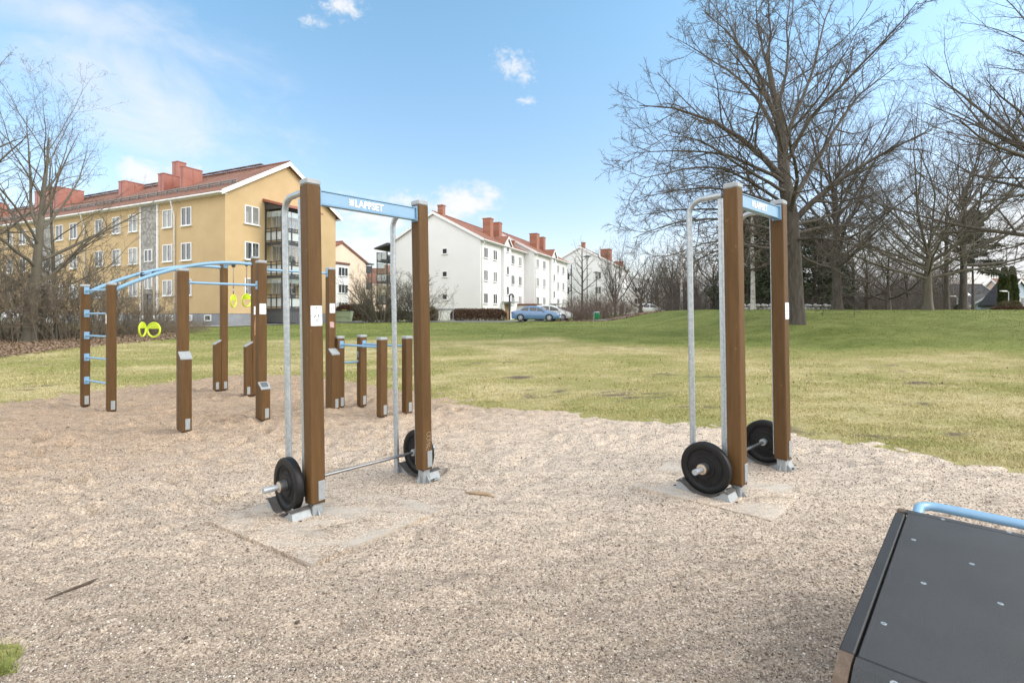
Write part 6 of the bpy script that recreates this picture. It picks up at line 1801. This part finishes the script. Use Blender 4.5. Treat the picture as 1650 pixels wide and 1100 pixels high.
def carloc(u, Y): x = X(u, Y); return (x, Y, gz(x, Y) + .02)
bluep, whitep, redp, silverp = paint('metallic_blue_paint', (.12, .22, .40)), paint('pearl_white_paint', (.66, .67, .64)), paint('dark_red_paint', (.10, .025, .025)), paint('silver_paint', (.52, .53, .53))
car('parked_car', 'metallic blue saloon parked before the white houses', SEDAN, bluep, carloc(864.5, 47.6), -.28)
car('parked_car', 'white people carrier parked just behind the blue saloon', MPV, whitep, carloc(889, 51.0), -.30)
car('parked_car', 'dark red car mostly hidden behind the white people carrier', SEDAN, redp, carloc(909, 56.0), -.3)
car('parked_car', 'pale silver car half hidden by brush and trunks near the yellow house', SEDAN, silverp, carloc(52, 33.5), -.42)
car('parked_car', 'distant white car before the small white block', MPV, whitep, carloc(1047, 74), -.2)

# ------------------------------------------------------------------ street furniture
b_ = base_at(962, 46.2); t = thing('litter_bin', 'green litter bin hung on a short steel post before the reddish shrubs', 'litter bin', b_)
MB().tube([(-.28, 0, 0), (-.28, 0, .95)], .03, 10).build('post', galv, t, 40)
mb = MB().lathe((0, 0, .28), (0, 0, 1), [(.0, 0), (.18, .0), (.20, .03), (.235, .52), (.24, .55), (.22, .56), (.21, .5)], 24)
bd_ = mb.build('bin_body', mat('green_bin_plastic', (.01, .22, .09), (.01, .18, .075), 6, .45), t, 40)
mb = MB()
for a in np.linspace(0, 2 * PI, 13)[:-1]: mb.box((.222 * math.cos(a), .222 * math.sin(a), .56), (.02, .02, .46), R=Matrix.Rotation(a, 3, 'Z'))
mb.build('ribs', MATS['green_bin_plastic'], bd_)
mb = MB().lathe((0, 0, .86), (0, 0, 1), [(.25, 0), (.26, .02), (.20, .09), (0, .11)], 24); mb.tube([(-.28, 0, .92), (0, 0, .92)], .02, 8); mb.build('bin_lid', galvp, t, 40)

def lamp(label, loc, H, kind, m=galv):
    t = thing('street_lamp', label, 'street lamp', loc)
    MB().tube([(0, 0, -.1), (0, 0, .9), (0, 0, 1.0), (0, 0, H)], [.085, .085, .055, .045], 12).build('pole', m, t, 40)
    if kind == 'arm':
        MB().tube([(0, 0, H - .05), (-.05, 0, H + .02), (-.25, 0, H + .06)], .03, 8).build('arm', m, t, 40)
        MB().prism([(-.20, .00), (-.85, .02), (-.95, .08), (-.85, .15), (-.3, .15)], (0, -.14, H), (1, 0, 0), (0, 0, 1), (0, .28, 0)).build('lamp_head', whitet, t)
    else:
        MB().lathe((0, 0, H), (0, 0, 1), [(.05, 0), (.10, .05), (.22, .50), (.23, .52)], 16).build('lamp_shade', frost, t, 40)
        MB().lathe((0, 0, H + .53), (0, 0, 1), [(.45, 0), (.46, .03), (.1, .14), (0, .15)], 20).build('lamp_cap', darkmetal, t, 40)
    return t
def bl_(u, Y, v):   # foot height so that the lamp's base shows where it stands
    x = X(u, Y); return (x, Y, gz(x, Y))
lamp('white headed street lamp before the two thuja columns', bl_(1625, 58, 0), EYE + 35 / F * 58 - gz(X(1625, 58), 58), 'arm')
lamp('small white headed street lamp between two trunks near the grey roof', bl_(1542, 70, 0), EYE + 27 / F * 70 - gz(X(1542, 70), 70), 'arm')
lamp('park lamp with flat round cap beside the slender street tree', bl_(946, 56, 0), 6.6, 'cap', darkmetal)
lamp('farther park lamp with flat round cap behind the tall reddish shrubs', bl_(961, 66, 0), 5.4, 'cap', darkmetal)

b_ = base_at(730, 49.5); t = thing('road_sign', 'road sign on a thin grey pole seen edge on before the long brown hedge', 'road sign', b_, .12)
MB().tube([(0, 0, 0), (0, 0, 2.6)], .03, 8).build('pole', galv, t, 40)
MB().lathe((-.02, 0, 2.35), (-1, 0, 0), [(.0, 0), (.30, 0), (.30, .02), (0, .021)], 24).build('sign_plate', galvp, t)
b_ = base_at(821, 58.5); t = thing('vent_pipe', 'dark hooked vent pipe standing behind the blue saloon', 'vent pipe', b_)
MB().tube([(0, 0, 0), (0, 0, 2.9)] + [(.22 - .22 * math.cos(a), 0, 2.9 + .22 * math.sin(a)) for a in np.linspace(.3, PI, 9)] + [(.44, 0, 2.75)], .10, 12).build('pipe', darkmetal, t, 40)
MB().box((0, 0, .05), (.4, .4, .12), ch=.02).build('base', capm, t)
b_ = base_at(549, 48.5); t = thing('waste_container', 'pale green waste container with sloped sides at the far edge of the lawn', 'container', b_, .1)
gc = mat('pale_green_paint', (.42, .49, .30), (.38, .45, .27), 3, .6)
mb = MB(); mb.prism([(-.92, 0), (.92, 0), (1.08, .95), (-1.08, .95)], (0, -.6, .05), (1, 0, 0), (0, 0, 1), (0, 1.2, 0)); mb.build('body', gc, t)
mb = MB(); mb.box((0, -.61, .60), (2.0, .06, .06)); mb.box((0, 0, 1.02), (2.24, 1.3, .07), ch=.02); bd_ = mb.build('rim', gc, t)
mb = MB(); mb.box((0, 0, 1.10), (2.1, 1.2, .09), ch=.03); mb.build('lid', darkmetal, t)
# low boulder wall beyond the birch
stone = mat('grey_field_stone', (.22, .21, .20), (.34, .33, .31), 3, .9, .5, 14)
rngp = random.Random(3)
import bmesh
sw = thing('boulder_wall', 'low wall of grey field stones between the birch and the dark spruces', 'stone wall', (X(1225, 47), 47, gz(X(1225, 47), 47)))
bm = bmesh.new()
for row in range(2):
    for k in range(26 - row):
        M = Matrix.Translation(((k + .5 * row) * .42 - 3.4 + rngp.uniform(-.08, .08), rngp.uniform(-.1, .1), .16 + row * .28)) @ Matrix.Rotation(rngp.random() * 3, 4, 'Z') @ Matrix.Diagonal((rngp.uniform(.2, .32), rngp.uniform(.18, .26), rngp.uniform(.13, .2), 1))
        r = bmesh.ops.create_icosphere(bm, subdivisions=2, radius=1, matrix=M)
        for v in r['verts']: v.co += Vector((rngp.uniform(-.02, .02), rngp.uniform(-.02, .02), rngp.uniform(-.02, .02)))
me = bpy.data.meshes.new('stones'); bm.to_mesh(me); bm.free(); me.materials.append(stone); link('stones', me, sw)

# ------------------------------------------------------------------ sky, sun, camera
W_ = bpy.data.worlds.new('World'); S.world = W_; W_.use_nodes = True
nt = W_.node_tree; bg = nt.nodes['Background']
EL, AZ = math.radians(36), math.radians(97)       # the sun stands high to the side, over the hill
sky = nt.nodes.new('ShaderNodeTexSky'); sky.sky_type = 'NISHITA'; sky.sun_disc = False
sky.sun_elevation = EL; sky.sun_rotation = AZ; sky.air_density = 1.0; sky.dust_density = 1.2; sky.ozone_density = 1.6
tc = nt.nodes.new('ShaderNodeTexCoord'); D = tc.outputs['Generated']
def M_(op, a, b=None, c=None):
    n = nt.nodes.new('ShaderNodeMath'); n.operation = op
    for i, q in enumerate((a, b, c)):
        if q is None: continue
        if isinstance(q, (int, float)): n.inputs[i].default_value = q
        else: nt.links.new(q, n.inputs[i])
    return n.outputs[0]
def VM(op, a, b):
    n = nt.nodes.new('ShaderNodeVectorMath'); n.operation = op
    for i, q in enumerate((a, b)):
        if isinstance(q, (tuple, Vector)): n.inputs[i].default_value = q
        else: nt.links.new(q, n.inputs[i])
    return n
def wnoise(scale, detail, st=(1, 1, 1), rough=.6, dist=0):
    mp = nt.nodes.new('ShaderNodeMapping'); mp.inputs['Scale'].default_value = st; nt.links.new(D, mp.inputs[0])
    n = nt.nodes.new('ShaderNodeTexNoise'); n.inputs['Scale'].default_value = scale; n.inputs['Detail'].default_value = detail; n.inputs['Roughness'].default_value = rough; n.inputs['Distortion'].default_value = dist
    nt.links.new(mp.outputs[0], n.inputs['Vector']); return n.outputs['Fac']
def smooth(x, a, b):
    n = nt.nodes.new('ShaderNodeMapRange'); n.interpolation_type = 'SMOOTHSTEP'; nt.links.new(x, n.inputs['Value'])
    n.inputs['From Min'].default_value = a; n.inputs['From Max'].default_value = b; n.clamp = True; return n.outputs[0]
puff2 = wnoise(62, 6, (1, 1, 1.3), .62, .5); puff = wnoise(30, 7, (1, 1, 1.5), .58); soft = wnoise(7, 6, (1, 1, 1.6), .6, .4)
sp = nt.nodes.new('ShaderNodeSeparateXYZ'); nt.links.new(D, sp.inputs[0])
def wdir(u, v): return Vector(((u - CX) / F, 1, (HY - v) / F)).normalized()
cloud = None
def lobe(u, v, ru, rv, tilt, noise, sharp, amp):
    """one cloud: an elliptical patch of sky round the direction of photo pixel (u, v)"""
    c = wdir(u, v); ex = Vector((0, 0, 1)).cross(c).normalized() * -1; ey = c.cross(ex).normalized(); ey = -ey if ey.z < 0 else ey
    a = ex * math.cos(tilt) + ey * math.sin(tilt); b = -ex * math.sin(tilt) + ey * math.cos(tilt)
    da = M_('DIVIDE', VM('DOT_PRODUCT', D, a).outputs['Value'], ru / F); db = M_('DIVIDE', VM('DOT_PRODUCT', D, b).outputs['Value'], rv / F)
    fr = M_('GREATER_THAN', VM('DOT_PRODUCT', D, c).outputs['Value'], 0.2)
    q = M_('ADD', M_('MULTIPLY', da, da), M_('MULTIPLY', db, db))
    base = M_('SUBTRACT', 1.0, M_('SQRT', q))
    x = M_('ADD', base, M_('MULTIPLY', M_('SUBTRACT', noise, .5), 1.9))
    return M_('MULTIPLY', M_('MULTIPLY', smooth(x, sharp[0], sharp[1]), amp), fr)
parts = [lobe(250, 165, 215, 95, -.42, soft, (0.0, 1.25), .80), lobe(110, 22, 220, 55, .05, soft, (0.0, 1.3), .65), lobe(235, 280, 62, 30, 0, puff, (.1, .9), .95), lobe(290, 275, 40, 22, 0, puff, (.1, 1.0), .85),
         lobe(830, 108, 50, 32, -.55, puff2, (.25, 1.25), .9), lobe(847, 163, 26, 13, 0, puff2, (.3, 1.25), .8), lobe(552, 6, 48, 28, .1, puff2, (.25, 1.2), .95), lobe(508, 36, 32, 14, 0, puff2, (.3, 1.25), .75),
         lobe(745, 328, 80, 34, .25, puff, (0, .85), 1.0), lobe(655, 322, 55, 20, 0, puff2, (.2, 1.1), .8), lobe(600, 350, 80, 30, -.2, puff, (0, .85), .95), lobe(600, 410, 100, 50, 0, puff, (-.05, .8), 1.0), lobe(785, 352, 28, 11, 0, puff2, (.2, 1.1), .6),
         lobe(1350, 450, 420, 100, 0, soft, (-.1, 1.1), .95), lobe(1640, 420, 220, 90, 0, soft, (-.2, .9), 1.0), lobe(900, 520, 900, 75, 0, soft, (0, 1.3), .5)]
cl = parts[0]
for p_ in parts[1:]: cl = M_('MAXIMUM', cl, p_)
# unseen bright broken cloud, added behind the camera to give soft fill light
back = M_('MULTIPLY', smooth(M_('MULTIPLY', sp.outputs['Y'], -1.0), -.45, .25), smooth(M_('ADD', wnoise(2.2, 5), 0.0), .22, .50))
mxn = nt.nodes.new('ShaderNodeMix'); mxn.data_type = 'RGBA'
SKYK = nt.nodes.new('ShaderNodeMix'); SKYK.data_type = 'RGBA'; SKYK.blend_type = 'MULTIPLY'; SKYK.inputs[0].default_value = 1
nt.links.new(sky.outputs[0], SKYK.inputs[6]); gr = ramp(nt, [(0.0, (1.10, .93, .90)), (.16, (1.08, 1.0, .96)), (.5, (1.02, 1.22, 1.12)), (1, (1.0, 1.2, 1.12))]); nt.links.new(sp.outputs['Z'], gr.inputs[0]); nt.links.new(gr.outputs[0], SKYK.inputs[7])
nt.links.new(cl, mxn.inputs[0]); nt.links.new(SKYK.outputs[2], mxn.inputs[6]); mxn.inputs[7].default_value = (3.75, 3.8, 3.9, 1)
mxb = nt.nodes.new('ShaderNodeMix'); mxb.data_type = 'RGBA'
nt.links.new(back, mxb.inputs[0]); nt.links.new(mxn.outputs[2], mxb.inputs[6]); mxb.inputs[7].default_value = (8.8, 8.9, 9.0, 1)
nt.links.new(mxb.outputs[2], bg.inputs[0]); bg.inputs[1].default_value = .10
sun = bpy.data.lights.new('sun', 'SUN'); sun.energy = 0.98; sun.angle = math.radians(30); sun.color = (1, .96, .90)
so = bpy.data.objects.new('sun', sun); COL.objects.link(so)
sd = Vector((math.sin(AZ) * math.cos(EL), math.cos(AZ) * math.cos(EL), math.sin(EL)))
so.rotation_euler = (-sd).to_track_quat('-Z', 'Y').to_euler()

cam = bpy.data.cameras.new('camera'); co = bpy.data.objects.new('camera', cam); COL.objects.link(co)
co.location = (0, 0, EYE); co.rotation_euler = (PI / 2, 0, 0)
cam.sensor_width = 36; cam.lens = 36 * F / 1650; cam.shift_y = -(550 - HY) / 1650; cam.clip_start = .05; cam.clip_end = 3000
S.camera = co
S.render.engine = 'CYCLES'
S.cycles.use_denoising = True; S.cycles.max_bounces = 6; S.cycles.transparent_max_bounces = 12
S.cycles.use_adaptive_sampling = True; S.cycles.adaptive_threshold = .012
S.view_settings.view_transform = 'Standard'; S.view_settings.look = 'None'; S.view_settings.exposure = 1.40; S.view_settings.gamma = 1
